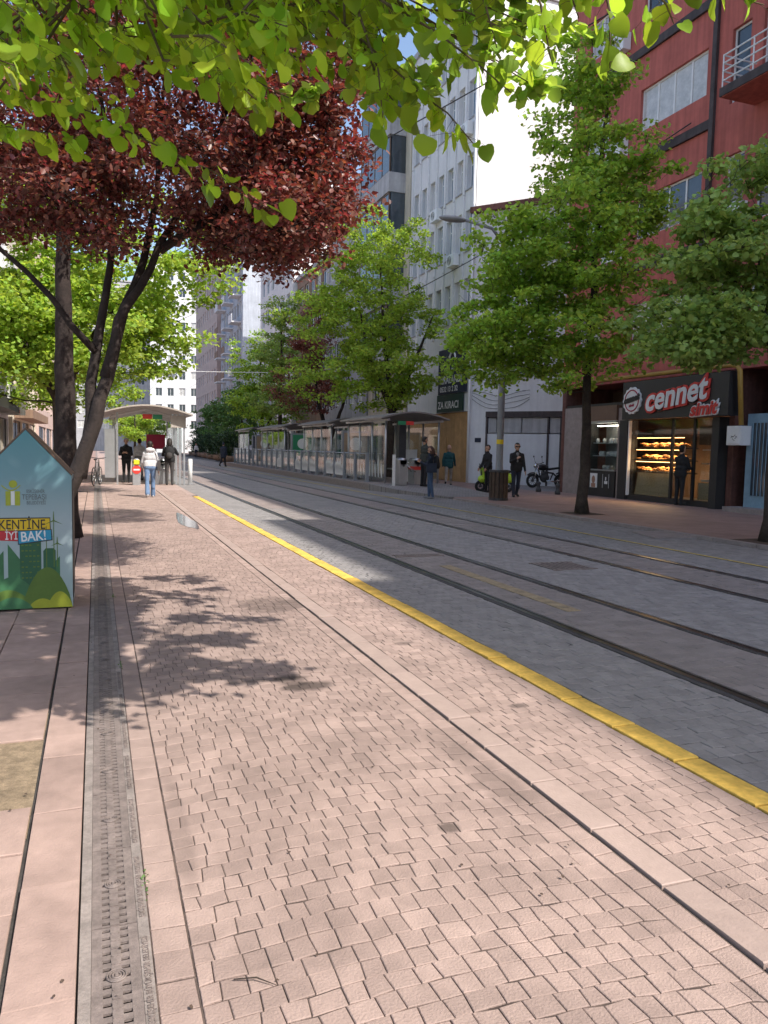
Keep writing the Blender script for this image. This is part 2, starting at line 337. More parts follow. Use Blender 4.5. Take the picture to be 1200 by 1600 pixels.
walk = sheet('walkway', rect(.14, 1.885, -6, 30), -.0042, 'joint_pink')
pave(walk, sett_quads(.262, 1.78, 1.3, 27, .081, .087, .0045, bow=.07, vary=.34, stagger=None), 'sett_pink', .0021, 0, .0026, jz=.0010)
edge = sett_quads(.148, .258, 1.3, 27, .11, .13, .003, vary=.2, stagger=0)+sett_quads(1.784, 1.878, 1.3, 27, .1, .12, .003, vary=.2, stagger=0)
pave(walk, edge, 'sett_pink', .002, 0, .0026, 'border_sett', 120, .0009)
sheet('far_walkway', rect(.14, 2.73, 27.0, 160), -.004, 'far_pink')
strip = sheet('stone_strip', rect(1.886, 2.04, -6, 160), -.016, 'joint_grey')
y = 1.2
while y < 40:
    l = random.uniform(.42, .5); mb = MB(); sett_mesh(mb, [(0, 0), (.142, 0), (.142, l), (0, l)], .002, 0, .004, dz=random.gauss(0, .002)); o = mb.build('strip_stone', 'strip_stone', strip); o.location = (1.897, y, .003); y += l+.004
tside = sheet('trackside_paving', rect(2.042, 2.725, -6, 27), -.0042, 'joint_pink')
pave(tside, sett_quads(2.047, 2.722, 1.3, 27, .08, .086, .0038, vary=.3, stagger=None), 'sett_pink', .0021, 0, .0024, jz=.0011)
yl = sheet('yellow_line', rect(2.728, 2.9, -6, 24.2), -.016, 'joint_grey')
y = 1.0
while y < 23.6:
    l = random.uniform(.46, .54); mb = MB(); sett_mesh(mb, [(0, 0), (.16, 0), (.16, l), (0, l)], .002, 0, .006, dz=random.gauss(0, .002)); o = mb.build('yellow_stone', 'yellow', yl); o.location = (2.734, y, .004); y += l+.003
sheet('far_trackside', rect(2.728, 2.9, 24.2, 160), -.006, 'far_pink')
bed = sheet('tram_track_bed', rect(2.902, 10.5, -6, 19), -.0055, 'joint_grey')
Q = sett_quads(2.905, 3.80, 1.8, 19, .1, .1, .004, vary=.2); Qg = Q+sett_quads(5.01, 6.68, 3, 19, .105, .105, .004, vary=.2)+sett_quads(7.84, 8.775, 5, 19, .105, .105, .004)+sett_quads(8.87, 10.46, 6, 19, .11, .11, .004)
pave(bed, Qg, 'sett_grey', .002, 0, .004, 'track_sett', 290, .0015, key=lambda q: q[0][1]**2+q[0][0]**2)
Qr = sett_quads(3.97, 4.86, 2.4, 19, .2, .1, .003, vary=.1)+sett_quads(6.83, 7.69, 4, 19, .2, .1, .003, vary=.1)
pave(bed, Qr, 'sett_red', .002, 0, .004, 'red_track_sett', 290, .0012)
sheet('far_track_bed', [(2.902, 19), (3.97, 19), (3.97, 160), (2.902, 160)], -.004, 'far_grey')
sheet('far_track_middle', rect(3.97, 4.8, 19, 160), -.002, 'far_red'); sheet('far_track_gap', rect(4.8, 6.83, 19, 160), -.004, 'far_grey')
sheet('far_second_track', rect(6.83, 7.62, 19, 160), -.002, 'far_red'); sheet('far_track_edge', rect(7.62, 10.6, 19, 160), -.004, 'far_grey')
sheet('second_yellow_line', rect(8.78, 8.86, -2, 60), .006, 'yellow_thin')
for i, x in enumerate((3.86, 4.90, 6.72, 7.73)):
    r = empty('tram_rail', (x, 0, 0)); r['kind'] = 'structure'
    MB().box((-.055 if i == 0 else -.035, -4, -.03), (.0, 150, .004)).build('rubber_strip', 'rubber', r); MB().box((.085, -4, -.03), (.105, 150, .004)).build('rubber_strip', 'rubber', r)
    MB().box((.002, -4, -.03), (.05, 150, .007)).box((.072, -4, -.03), (.083, 150, .0055)).build('rail_head', 'rail_steel', r)
    MB().box((.0505, -4, -.03), (.0715, 150, -.018)).build('rail_groove', 'black', r)
# drain grids and a cover between the tracks
def grate(name, label, x0, x1, y0, y1, n, group=None):
    r = tag(empty(name, (x0, y0, 0)), label, 'drain', group); w, l = x1-x0, y1-y0
    MB().box((0, 0, -.03), (w, l, .004)).build('backing', 'black', r)
    for i in range(n): MB().box((w*i/n+.004, .02, .004), (w*(i+.62)/n, l-.02, .011)).build('bar', 'iron', r)
    MB().box((-.02, -.02, -.02), (w+.02, .015, .012)).build('rim', 'iron', r); MB().box((-.02, l-.015, -.02), (w+.02, l+.02, .012)).build('rim', 'iron', r)
grate('track_drain', 'narrow slotted iron drain lying across the track between two rails', 4.05, 4.76, 10.2, 10.36, 18)
grate('track_cover', 'dark square iron cover set in the setts between the two tracks', 5.65, 6.3, 8.6, 9.2, 8)
mb = MB().box((4.3, 6.3, 0), (4.46, 9.3, .006)); tag(mb.build('worn_paint_mark', 'mark_faint'), kind='structure')
# stains of standing water at the shelter
pm = mat('puddle_water', (.10, .078, .066), .09, spec=.8)
M['puddle'] = pm
def blob(cx, cy, rx, ry, n=40, s=0): 
    rr = random.Random(s); ph = [rr.uniform(0, 6.28) for _ in range(4)]
    return [(cx+rx*math.cos(q)*(1+.22*math.sin(2*q+ph[0])+.14*math.sin(5*q+ph[1])+.07*math.sin(9*q+ph[2])), cy+ry*math.sin(q)*(1+.2*math.sin(3*q+ph[3]))) for q in [2*math.pi*i/n for i in range(n)]]
sheet('puddle', blob(1.7, 16.0, .13, 1.7, s=3), .0065, 'puddle')

# drainage channel
CH = sheet('drain_channel', rect(-.062, .146, -6, 160), -.05, 'black')
MB().box((-.062, -6, -.05), (-.028, 160, .002)).box((.112, -6, -.05), (.1455, 160, .001)).build('channel_wall', 'channel', CH)
def grate_mesh():
    mb = MB(); L = .498; n = 13; p = L/n
    mb.box((-.027, .002, -.009), (.004, L-.002, 0)).box((.028, .002, -.009), (.057, L-.002, .0005)).box((.081, .002, -.009), (.111, L-.002, 0))
    for i in range(n+1):
        a = max(.002, i*p-p*.30); b = min(L-.002, i*p+p*.30)
        mb.box((.004, a, -.009), (.028, b, -.001)).box((.057, a, -.009), (.081, b, -.001))
        mb.box((.03, i*p-.004 if i else .003, .0005), (.055, min(i*p+.004, L-.003), .003))
    return mb.mesh('drain_grate', 'iron')
gm = grate_mesh(); bm_ = MB()
for r_ in (.012, .02, .027): bm_.torus((0, 0, .002), r_, .0028, 'z', 20, 5)
bm_.box((-.004, -.008, .001), (.004, .008, .005)); bossm = bm_.mesh('boss', 'iron')
for i in range(52):
    y = 1.5+i*.5; g_ = link('drain_grate', gm, CH, (0, y, .001))
    if i < 16:
        link('boss', bossm, g_, (.0425, .25, .001))
        if i < 8: text('ESKİŞEHİR BÜYÜKŞEHİR BELEDİYESİ', .026, 'iron', g_, Matrix.Translation((.126, .02, .0005)) @ Matrix.Rotation(R(90), 4, 'Z') @ Matrix.Translation((0, -.011, 0)), 'embossed_lettering', .0018, sx=.9)
sheet('far_drain', rect(-.06, .144, 27.5, 160), .004, 'iron')

# left pavement: kerb slabs, slabs, sand pit
lp = sheet('left_pavement', rect(-5.2, -.064, -6, 160), -.012, 'joint_grey')
y = 1.0
while y < 30:
    l = random.uniform(.56, .62); mb = MB(); sett_mesh(mb, [(0, 0), (.19, 0), (.19, l), (0, l)], .0015, 0, .004, dz=random.gauss(0, .0015)); o = mb.build('kerb_slab', 'slab_pink', lp); o.location = (-.258, y, .004); y += l+.002
for ix in range(6):
    y = 1.0+random.uniform(0, .3)
    while y < 26:
        x1 = -.272-ix*.4
        l = .4
        if not (ix == 0 and 3.5 < y+l and y < 4.25):
            mb = MB(); sett_mesh(mb, [(0, 0), (.396, 0), (.396, l), (0, l)], .0018, 0, .004, dz=random.gauss(0, .0025)); o = mb.build('pavement_slab', 'slab_pink', lp); o.location = (x1-.396, y, .0025)
        y += l+.003
sheet('sand_pit', rect(-.672, -.27, 3.2, 4.7), -.006, 'sand')
sheet('far_left_pavement', rect(-5.2, -.064, 26.3, 160), -.003, 'pave_red')

# right pavement with kerb, platform
KZ = .05
rp = sheet('right_pavement', [(10.72, -6), (60, -6), (60, 160), (12.7, 160), (12.7, 26), (10.72, 22.2)], KZ, 'pave_red')
y = 2.0
while y < 22:
    MB().box((0, 0, -.1), (.13, .985, KZ+.004)).build('kerb_stone', 'kerb', rp).location = (10.58, y, 0); y += 1.0
for (x, y, s) in ((11.3, 16.1, .42), (11.12, 10.3, .42)): sheet('tree_pit', rect(x-s, x+s, y-s, y+s), KZ+.005, 'earth')
sheet('alley_road', [(15.9, 25.6), (24, 20), (30, 24), (16.2, 32.2)], KZ+.004, 'far_grey')
MB().prism([(9.62, 11.4), (10.58, 11.4), (10.58, 12.4), (9.9, 12.4)], -.02, .03).build('dropped_ramp', 'kerb', None)['kind'] = 'structure'
plat = MB().prism([(9.62, 27), (12.7, 27), (12.7, 62), (9.62, 62)], -.05, .25).build('tram_platform', 'kerb'); plat['kind'] = 'structure'
MB().box((9.5, 27, -.05), (9.62, 62, .235)).build('platform_edge', 'channel', plat)
mb = MB(); mb.add([(9.5, 27, .235), (12.7, 27, .25), (12.7, 22.4, .055), (10.6, 22.4, .055), (9.9, 25, .13), (9.5, 27, -.05), (12.7, 27, -.05), (12.7, 22.4, -.05), (10.6, 22.4, -.05), (9.9, 25, -.05)],
   [(0, 4, 3, 2, 1), (0, 5, 9, 4), (4, 9, 8, 3), (3, 8, 7, 2), (2, 7, 6, 1), (1, 6, 5, 0)]); mb.build('platform_ramp', 'far_grey')['kind'] = 'structure'

# ---------------------------------------------------------------- buildings
WC = {}
def window(parent, ua, ub, za, zb, fm='pvc', pm_='pane', nm=1, y=.1, sill=None, trans=False):
    w, h = round(ub-ua, 2), round(zb-za, 2); k = (w, h, fm, nm, trans)
    if k not in WC:
        t = .055; mb = MB().box((0, 0, 0), (t, .06, h)).box((w-t, 0, 0), (w, .06, h)).box((t, .001, 0), (w-t, .059, t)).box((t, .001, h-t), (w-t, .059, h))
        for i in range(1, nm): mb.box((w*i/nm-.03, .002, t), (w*i/nm+.03, .058, h-t))
        if trans: mb.box((t, .004, h*.72), (w-t, .056, h*.72+.05))
        pb = MB().box((.03, .025, .03), (w-.03, .035, h-.03)); WC[k] = (mb.mesh('window', fm), {}) ; WC[k][1]['b'] = pb
    fmesh, d = WC[k]
    if pm_ not in d: d[pm_] = d['b'].mesh('pane', pm_)
    o = link('window', fmesh, parent, (ua, y, za)); link('pane', d[pm_], o)
    if sill: MB().box((ua-.06, -.06, za-.05), (ub+.06, .12, za-.004)).build('sill', sill, parent)
    return o
def facade(mb, w, storeys, t=.25, x0=0.):
    for z0, z1, wins in storeys:
        if not wins: mb.box((x0, 0, z0), (x0+w, t, z1)); continue
        za = min(q[2] for q in wins); zb = max(q[3] for q in wins)
        if za > z0: mb.box((x0, 0, z0), (x0+w, t, za))
        if zb < z1: mb.box((x0, 0, zb), (x0+w, t, z1))
        u = x0
        for q in sorted(wins):
            if q[0] > u: mb.box((u, 0, za), (q[0], t, zb))
            if q[2] > za: mb.box((q[0], 0, za), (q[1], t, q[2]))
            if q[3] < zb: mb.box((q[0], 0, q[3]), (q[1], t, zb))
            u = q[1]
        if u < x0+w: mb.box((u, 0, za), (x0+w, t, zb))
def building(name, label, loc, rz, w, depth, h, wm, storeys, roof='grey_wall', sill=None, over=.15):
    r = empty(name, loc, rz, label, 'building')
    mb = MB(); facade(mb, w, storeys); mb.box((0, .252, 0), (w, depth, h-.01)); mb.build('wall', wm, r)
    MB().box((-over, -over, h), (w+over, depth+over, h+.35)).build('roof', roof, r)
    for z0, z1, wins in storeys:
        for q in wins: window(r, q[0], q[1], q[2], q[3], *(q[4:] or ()), sill=sill)
    return r
def grid(w, z0, h, n, floors, ww, wh, zs=.9, fm='pvc', pm_='pane', nm=2, pms=None, m0=.5):
    out = []
    for f in range(floors):
        z = z0+f*h; p = (w-2*m0)/n; ws = []
        for i in range(n):
            u = m0+p*(i+.5)-ww/2; pp = random.choice(pms) if pms else pm_; ws.append((u, u+ww, z+zs, z+zs+wh, fm, pp, nm))
        out.append((z, z+h, ws))
    return out
RZ = -math.pi/2; LZ = math.pi/2

# red building (right): local u = 25.2 - y, inward = +x
H_R = 22.2; fl = [4.25, 7.65, 11.05, 14.45, 17.85]
st = [(3.95, 4.25, [])]
for i, z in enumerate(fl):
    z1 = fl[i+1] if i+1 < len(fl) else H_R; ws = [(.9, 2.2, z+.9, z+2.2, 'pvc', 'curtain', 2), (3.82, 6.75, z+.88, z+2.2, 'pvc', 'curtain' if i%2 == 0 else 'pane', 4)]
    for u in (7.66, 8.75, 10.6, 11.7): ws.append((u, u+.66, z+.25, z+2.25, 'pvc', 'pane', 1))
    ws += [(14., 16.9, z+.9, z+2.2, 'pvc', 'curtain', 3), (19, 22, z+.9, z+2.2, 'pvc', 'pane', 3)]
    st.append((z, z1, ws))
red = empty('red_apartment_building', (16.6, 25.2, 0), RZ, 'red rendered apartment building above the bakery with white windows and dark floor bands', 'building')
mb = MB(); facade(mb, 27., st); mb.box((0, .252, 4.0), (27, 5.4, H_R-.01)).box((8.2, 5.4, 4.0), (27, 13, H_R-.01)); mb.build('wall', 'red_wall', red)
mb = MB(); mb.box((0, 2.2, 0), (27, 5.3, 3.99)).box((0, .02, 0), (.25, 2.2, 3.99)).box((8.3, .02, 0), (8.5, 2.2, 3.99)).box((9.9, .02, 0), (27, 2.2, 3.99)); mb.build('ground_floor_wall', 'plaster_brown', red)
for q in st[1:]:
    for w_ in q[2]: window(red, *w_)
for z in fl[1:]:
    MB().box((-.04, -.09, z-.16), (7.0, .1, z+.10)).build('floor_band', 'dark_beam', red)
MB().box((7.0, -.1, 3.98), (7.16, .02, H_R)).build('corner_strip', 'dark_beam', red)
for z in fl[2:]:
    b = MB().box((8.55, -1.2, z-.12), (11.7, .02, z+.1)).build('balcony', 'dark_beam', red)
    MB().box((8.58, -1.17, z-.14), (11.67, 0, z-.122)).build('balcony_soffit', 'red_wall', b)
    ra = MB()
    for hz in (.28, .52, .72, .92): ra.tube([(8.6, -.05, z+hz), (8.6, -1.15, z+hz), (11.65, -1.15, z+hz), (11.65, -.05, z+hz)], .022, 6)
    for u in (8.6, 9.6, 10.6, 11.65): ra.tube([(u, -1.15, z+.1), (u, -1.15, z+.94)], .02, 6)
    ra.build('railing', 'pvc', b)
MB().box((-.15, -.15, H_R), (7.1, 13, H_R+.3)).build('roof', 'dark_beam', red)
MB().box((7.1, -.4, H_R), (27.2, 13, H_R+.31)).build('roof_eave', 'dark_beam', red)
MB().box((-.6, -.55, 11.3), (2.4, -.1, 11.5)).build('canopy_eave', 'plaster_brown', red)
# shopfront of the bakery, standing in the opening u 0.26..8.3 (y 24.9..16.9)
shop = empty('bakery_shopfront', (16.6, 25.2, 0), RZ, 'black framed bakery shopfront with lit bread shelves behind glass', 'shopfront')
S = lambda y: 25.2-y
MB().box((.27, .5, KZ), (8.28, 2.15, .12)).build('shop_floor', 'channel', shop)
MB().box((.27, 2.1, .12), (8.28, 2.19, 3.9)).build('back_wall', 'frame_brown', shop)
MB().box((.27, .05, 3.2), (8.28, 2.1, 3.3)).build('ceiling', 'frame_dark', shop)
MB().box((S(21.75), -.02, KZ), (S(21.42), .3, 3.1)).build('pillar', 'kerb', shop)
MB().box((S(23.4), -.05, KZ), (S(23.25), .3, 3.1)).build('pillar', 'frame_dark', shop)
MB().box((.27, -.02, KZ), (S(23.41), .28, 3.2)).build('side_panel', 'kerb', shop)
MB().box((S(21.41), -.22, KZ), (S(21.0), .2, 2.66)).build('dark_pier', 'frame_dark', shop)
MB().box((S(17.2), -.3, KZ), (8.27, .2, 2.64)).build('dark_pier', 'frame_dark', shop)
MB().box((S(21.0), -.12, KZ), (S(17.2), .12, .22)).build('threshold', 'frame_dark', shop)
MB().box((S(20.98), -.2, .2), (S(20.93), -.1, 2.64)).build('jamb', 'pvc', shop)
for y in (19.03, 18.1): MB().box((S(y)-.04, -.1, .22), (S(y)+.04, -.02, 2.64)).build('mullion', 'frame_dark', shop)
MB().box((S(20.92), -.08, .23), (S(17.21), -.075, 2.63)).build('front_glass', 'glass', shop)
MB().box((S(23.24), -.06, .95), (S(21.76), -.055, 2.6)).build('side_glass', 'glass', shop)
MB().box((S(23.24), -.08, KZ), (S(21.76), .1, .95)).build('side_base', 'frame_dark', shop)
MB().box((S(23.24), -.1, .95), (S(21.76), .02, 1.0)).build('side_ledge', 'steel', shop)
MB().box((S(23.24), -.1, 2.6), (S(21.76), .02, 2.68)).build('side_ledge', 'steel', shop)
MB().box((S(23.24), -.1, 2.69), (S(21.76), .1, 3.2)).build('side_fascia', 'frame_brown', shop)
for z in (1.45, 1.9): MB().box((S(23.2), .05, z), (S(21.8), .6, z+.03)).build('side_shelf', 'steel', shop)
mb = MB()
for i in range(40): mb.ell((S(random.uniform(21.85, 23.15)), random.uniform(.15, .5), random.choice((1.06, 1.55, 2.0))), (.07, .07, .09), 6, 4)
tag(mb.build('jars_on_side_shelf', 'c_white', shop), kind='stuff')
MB().box((S(23.1), .12, 2.5), (S(21.9), .18, 2.53)).build('shelf_lamp', 'cool_lamp', shop)  # glowing tube added to brighten the dark side window
MB().box((S(23.24), .62, 1.0), (S(21.76), .66, 2.6)).build('cabinet_back', 'steel', shop)
for i, y in enumerate((22.9, 22.2)):
    p = MB().box((S(y)-.2, -.1, .35), (S(y)+.2, -.082, .85)).build('poster', ('print_white', 'frame_dark')[i], shop)
    if i == 0: MB().ell((S(y), -.101, .63), (.1, .004, .14), 12, 8).box((S(y)-.12, -.104, .36), (S(y)+.12, -.1005, .5)).build('poster_portrait', 'skin_d', p)
    else:
        MB().box((S(y)-.18, -.103, .36), (S(y)-.165, -.1005, .84)).box((S(y)+.165, -.103, .36), (S(y)+.18, -.1005, .84)).box((S(y)-.08, -.103, .5), (S(y)+.1, -.1005, .6)).box((S(y)-.03, -.103, .62), (S(y)+.03, -.1005, .74)).build('poster_print', 'print_white', p)
# bread showcase behind the glass
for k, z in enumerate((.98, 1.36, 1.74)):
    s_ = MB().box((S(20.88), .0, z), (S(18.6), .55, z+.03)).build('bread_shelf', 'frame_dark', shop)
    mb = MB()
    for i in range(70):
        u = S(random.uniform(18.65, 20.8)); v = random.uniform(.06, .5); hh = z+.06+random.random()*.1
        if random.random() < .5: mb.torus((u, v, hh), .06, .025, 'z', 9, 5)
        else: mb.ell((u, v, hh), (.09, .05, .045), 7, 5)
    tag(mb.build('bread', 'bread', s_), kind='stuff')
    MB().box((S(20.8), .02, z+.33), (S(18.65), .05, z+.345)).build('shelf_lamp', 'warm_lamp', s_)
    l_ = bpy.data.lights.new('shelf_light', 'AREA'); l_.shape = 'RECTANGLE'; l_.size = 1.7; l_.size_y = .2; l_.energy = 26; l_.color = (1, .62, .3)
    lo = bpy.data.objects.new('shelf_light', l_); COL.objects.link(lo); lo.parent = s_; lo.location = (S(19.75), .25, z+.33)
mb = MB().prism([(0, 0), (1.75, 0), (1.6, .72), (.15, .72)], 0, .03, T=Matrix.Translation((S(20.75), .0, .24)) @ Matrix.Rotation(R(90), 4, 'X')); mb.build('counter_board', 'osb', shop)
MB().box((S(18.05), .1, .24), (S(17.4), .14, .75)).build('counter_board', 'osb', shop)
MB().box((S(18.05), .2, .78), (S(17.35), .7, .83)).box((S(18.05), .2, 1.3), (S(17.35), .7, 1.33)).box((S(18.05), .2, 1.7), (S(17.35), .7, 1.73)).box((S(18.05), .68, .78), (S(17.35), .7, 2.0)).build('drinks_cabinet', 'steel', shop)
for y in (19.6, 19.35, 19.1): MB().lathe([(.05, 0), (.06, .03)], (S(y), .8, 3.15), 10).build('ceiling_lamp', 'cool_lamp', shop)
MB().box((S(18.7), 1.9, 2.3), (S(17.9), 2.05, 2.42)).build('menu_lamp', 'cool_lamp', shop)
MB().box((S(20.2), 2.05, 1.9), (S(19.2), 2.095, 2.5)).build('menu_board', 'frame_dark', shop)
# sign over the shop
sg = empty('shop_sign', (16.6, 25.2, 0), RZ, 'black fascia sign with tilted white and red lettering over the bakery', 'sign')
MB().box((S(20.95), -.5, 2.66), (S(16.45), -.1, 3.86)).build('sign_board', 'frame_dark', sg)
def signT(y, z, d, rot=0): return Matrix.Translation((S(y), -.5-d, z)) @ Matrix.Rotation(R(90), 4, 'X') @ Matrix.Rotation(R(rot), 4, 'Z')
text('cennet', .96, 'red_sign', sg, signT(19.78, 2.88, .03, 6.5), 'red_outline', .02, .25, .085, sx=.98)
text('cennet', .96, 'print_white', sg, signT(19.78, 2.88, .062, 6.5), 'lettering', .008, .25, .022, sx=.98)
text('simit', .52, 'print_white', sg, signT(17.82, 2.68, .03, 3), 'white_outline', .02, .3, .045)
text('simit', .52, 'red_sign', sg, signT(17.82, 2.68, .062, 3), 'lettering', .008, .3, .016)
bd = MB(); bd.prism([(math.cos(q)*(.42+.018*math.cos(14*q)), math.sin(q)*(.42+.018*math.cos(14*q))) for q in [2*math.pi*i/84 for i in range(84)]], 0, .06, T=signT(20.42, 3.25, .0)); bd = bd.build('round_badge', 'print_white', sg)
MB().torus((0, 0, 0), .33, .02, 'z', 30, 5).build('badge_ring', 'maroon', bd).matrix_local = signT(20.42, 3.25, .062)
text('cennet', .27, 'frame_dark', bd, signT(20.42, 3.22, .075, 10), 'lettering', .01, .25, .02, 'CENTER')
text('simit', .13, 'maroon', bd, signT(20.42, 3.06, .07, 6), 'lettering', .005, .25, .004, 'CENTER')
gp = MB().tube([(16.35, 23.5, 4.06), (16.2, 16.5, 4.02), (16.2, 16.3, 3.98), (16.2, 16.2, 3.85), (16.35, 16.2, 2.4)], .07, 8); tag(gp.build('gas_pipe', 'gas_pipe', smooth=True), 'mustard yellow gas pipe bent round the bakery sign', 'pipe')
gb = empty('gas_meter_box', (16.32, 16.3, 1.85), 0, 'white graffitied gas meter box hung beside the bakery', 'meter box')
MB().box((-.12, -.24, 0), (.28, .24, .52)).build('box', 'pvc', gb); MB().box((-.135, -.2, .04), (-.122, .2, .48)).build('door', 'pvc', gb)
for k in range(6): a, b = random.uniform(-.18, .1), random.uniform(.1, .4); MB().tube([(-.138, a+.05*math.sin(t*1.7+k), b+.04*t*math.cos(k*2+t)) for t in (0, .5, 1, 1.5)], .006, 4).build('graffiti', 'frame_dark', gb)
bdr = empty('blue_door', (16.6, 16.75, 0), RZ, 'pale blue metal door with iron grille beside the bakery', 'door')
MB().box((.55, -.02, .1), (1.6, .1, 2.7)).build('leaf', 'blue_door', bdr); MB().box((.75, -.04, .5), (1.4, -.022, 2.45)).build('grille_glass', 'pane', bdr)
for i in range(6): MB().tube([(.78+i*.12, -.055, .5), (.78+i*.12, -.055, 2.45)], .012, 5).build('grille_bar', 'blue_door', bdr)
MB().box((.4, -.6, KZ), (1.75, 0, .18)).build('step', 'kerb', bdr)

# white office building: y 32.3..40
st = []
rows = [(6.6, 7.1, []), (7.1, 10.3, (7.7, 9.6)), (10.3, 13.45, (10.85, 12.7)), (13.45, 16.6, (13.65, 15.2)), (16.6, 19.4, (16.8, 18.5)), (19.4, 22.3, (19.6, 20.9))]
for z0, z1, wz in rows:
    ws = [] if not wz else [(.3+i*1.06, .3+i*1.06+.72, wz[0], wz[1], 'pvc', 'pane_blue' if (i*7+int(z0))%3 else 'curtain', 1) for i in range(7)]
    st.append((z0, z1, ws))
wb = empty('white_office_building', (16.3, 40.0, 0), RZ, 'tall white office building with rows of narrow recessed windows above a dark banner', 'building')
mb = MB(); facade(mb, 7.7, st, .3); mb.box((0, .302, 0), (7.7, 12, 22.29)); mb.box((0, 0, 3.4), (7.7, .3, 3.7)).box((7.45, 0, 0), (7.7, .3, 3.4)).box((0, 0, 3.7), (7.7, .3, 6.6)); mb.build('wall', 'white_wall', wb)
for z0, z1, ws in st:
    for q in ws: window(wb, *q, y=.2, sill='grey_wall', trans=True)
    if ws:
        for i in range(8): MB().box((.0+i*1.06-.0, -.07, z0+.02), (.0+i*1.06+.2, -.002, z1-.02)).build('rib', 'white_wall', wb)
MB().box((-.1, -.12, 22.3), (7.8, 12.1, 22.6)).build('roof', 'grey_wall', wb)
for i in range(5):
    MB().box((i*1.5+.01, .05+(i%2)*.01, .05), (min(i*1.5+1.49, 7.44), .09+(i%2)*.01, 3.38)).build('plywood_sheet', 'plywood', wb)
MB().box((4.2, .02, .1), (5.1, .045, 2.2)).build('plywood_door', 'plywood', wb)
MB().tube([(7.8, -.12, .1), (7.8, -.12, 4.9), (7.72, -.12, 5.3), (7.72, -.12, 22)], .055, 8).build('downpipe', 'pvc', wb, True)
bn = empty('banner', (16.3, 40.0, 0), RZ, 'dark navy banner with white ring and white lettering on the white office building', 'banner')
MB().box((4.25, -.1, 4.3), (7.4, -.06, 6.5)).build('cloth', 'navy', bn); MB().box((4.15, -.1, 3.42), (7.1, -.06, 4.28)).build('lower_cloth', 'green_banner', bn)
bT = lambda u, z: Matrix.Translation((u, -.105, z)) @ Matrix.Rotation(R(90), 4, 'X')
text('KIRALANDI', .52, 'print_white', bn, bT(4.45, 4.82), sx=.93, bold=.012); text('0532 13 2 32', .36, 'print_white', bn, bT(4.5, 4.42), sx=1.05, bold=.008); text('ZA KIRACI', .5, 'print_white', bn, bT(4.3, 3.6), bold=.008)
mb = MB().torus((0, 0, 0), .33, .05, 'y', 28, 6, a0=-.9, a1=3.9); mb.box((-.06, -.03, -.62), (.06, .03, -.42)); mb.build('ring_mark', 'print_white', bn).location = (5.9, -.12, 5.95)
# low wall of the alley with white shop panel
aw = math.atan2(28.62-32.34, 19.34-16.28)
al = empty('alley_building', (16.34, 32.3, 0), aw, 'low white building along the alley with blank panelled shopfront behind the motorcycle', 'building')
mb = MB(); mb.box((0, 0, 0), (.75, .3, 3.35)).box((4.35, 0, 0), (5.2, .3, 3.35)).box((6.1, 0, 0), (8.6, .3, 3.35)).box((0, 0, 3.35), (8.6, .3, 12.3)).box((.01, .302, 0), (8.6, 9, 12.28)); mb.build('wall', 'white_wall', al)
MB().box((.75, .06, .05), (4.35, .12, 2.35)).build('shop_panel', 'panel_white', al)
for u in (.76, 3.68, 4.26): MB().box((u, .0, .05), (u+.08, .14, 3.3)).build('frame_post', 'dark_beam', al)
MB().box((.75, -.03, 3.1), (4.35, .13, 3.36)).build('fascia', 'dark_beam', al)
for i, (a, b) in enumerate(((.86, 1.25), (1.3, 2.45), (2.5, 3.66), (3.78, 4.24))): MB().box((a, .08, 2.4), (b, .12, 3.08)).build('upper_pane', 'grey_wall', al)
MB().box((5.25, .1, .9), (6.05, .14, 2.3)).build('side_window', 'pane', al); MB().box((5.2, .08, 0), (6.1, .2, .9)).box((5.2, .08, 2.3), (6.1, .2, 3.35)).build('side_infill', 'grey_wall', al)
MB().box((.25, -.03, 1.95), (.55, -.005, 2.15)).build('street_plate', 'navy', al)
mb = MB()
for k in range(4): mb.tube([(.05+q*.9, -.04, 4.3-.12*k-.5*math.sin(q*1.0)*(.4+.2*k)+.05*math.sin(q*3+k)) for q in [i*.1 for i in range(32)]], .009, 5)
mb.build('hanging_cable', 'frame_dark', al)
MB().box((-.2, -.3, 12.3), (8.8, 9.2, 12.55)).build('roof', 'plaster_brown', al)

# further right-hand row
def row(name, label, y1, y0, x, h, wm, n, fl_, hh=3.0, bay=None, gm_='frame_dark', pms=('pane', 'pane_blue', 'curtain'), ww=1.2, wh=1.5, roof='grey_wall'):
    w = y1-y0; st = [(0, .5, []), (.5, 3.6, [(u, u+w/3-.5, .6, 3.1, 'frame_dark', 'pane', 2) for u in (.3, .3+w/3, .3+2*w/3)])]+grid(w, 3.6, hh, n, fl_, ww, wh, pms=pms)
    h = 3.6+hh*fl_+.1; r = building(name, label, (x, y1, 0), RZ, w, 11, h, wm, st, roof)
    if bay:
        for f in range(1, fl_): 
            z = 3.6+f*hh; b = MB().box((bay[0], -1.0, z-.1), (bay[1], -.01, z+.95)).build('bay_parapet', bay[2], r)
            window(b, bay[0]+.1, bay[1]-.1, z+.98, z+hh-.15, 'frame_brown', 'pane', 4, y=-.95); MB().box((bay[0]+.05, -.85, z+.96), (bay[1]-.05, -.012, z+hh-.11)).build('bay_core', 'pane', b)
    return r
row('cream_bay_building', 'old cream building with brown window bays next to the white offices', 46.4, 40.1, 16.2, 22, 'cream', 3, 6, 3.05, (.5, 5.6, 'grey_wall'))
row('grey_apartment_building', 'grey apartment block behind the purple tree on the platform side', 56, 46.5, 16.1, 18, 'grey_wall', 5, 5, 3.0)
row('brick_apartment_building', 'brown clad shop building behind the tram shelters', 66, 56.1, 16.4, 20, 'brown_wall', 5, 4, 3.0)
row('pale_apartment_building', 'pale plain apartment block with white edge far along the tracks', 80, 66.1, 16.0, 20, 'white_wall', 6, 7, 3.0)
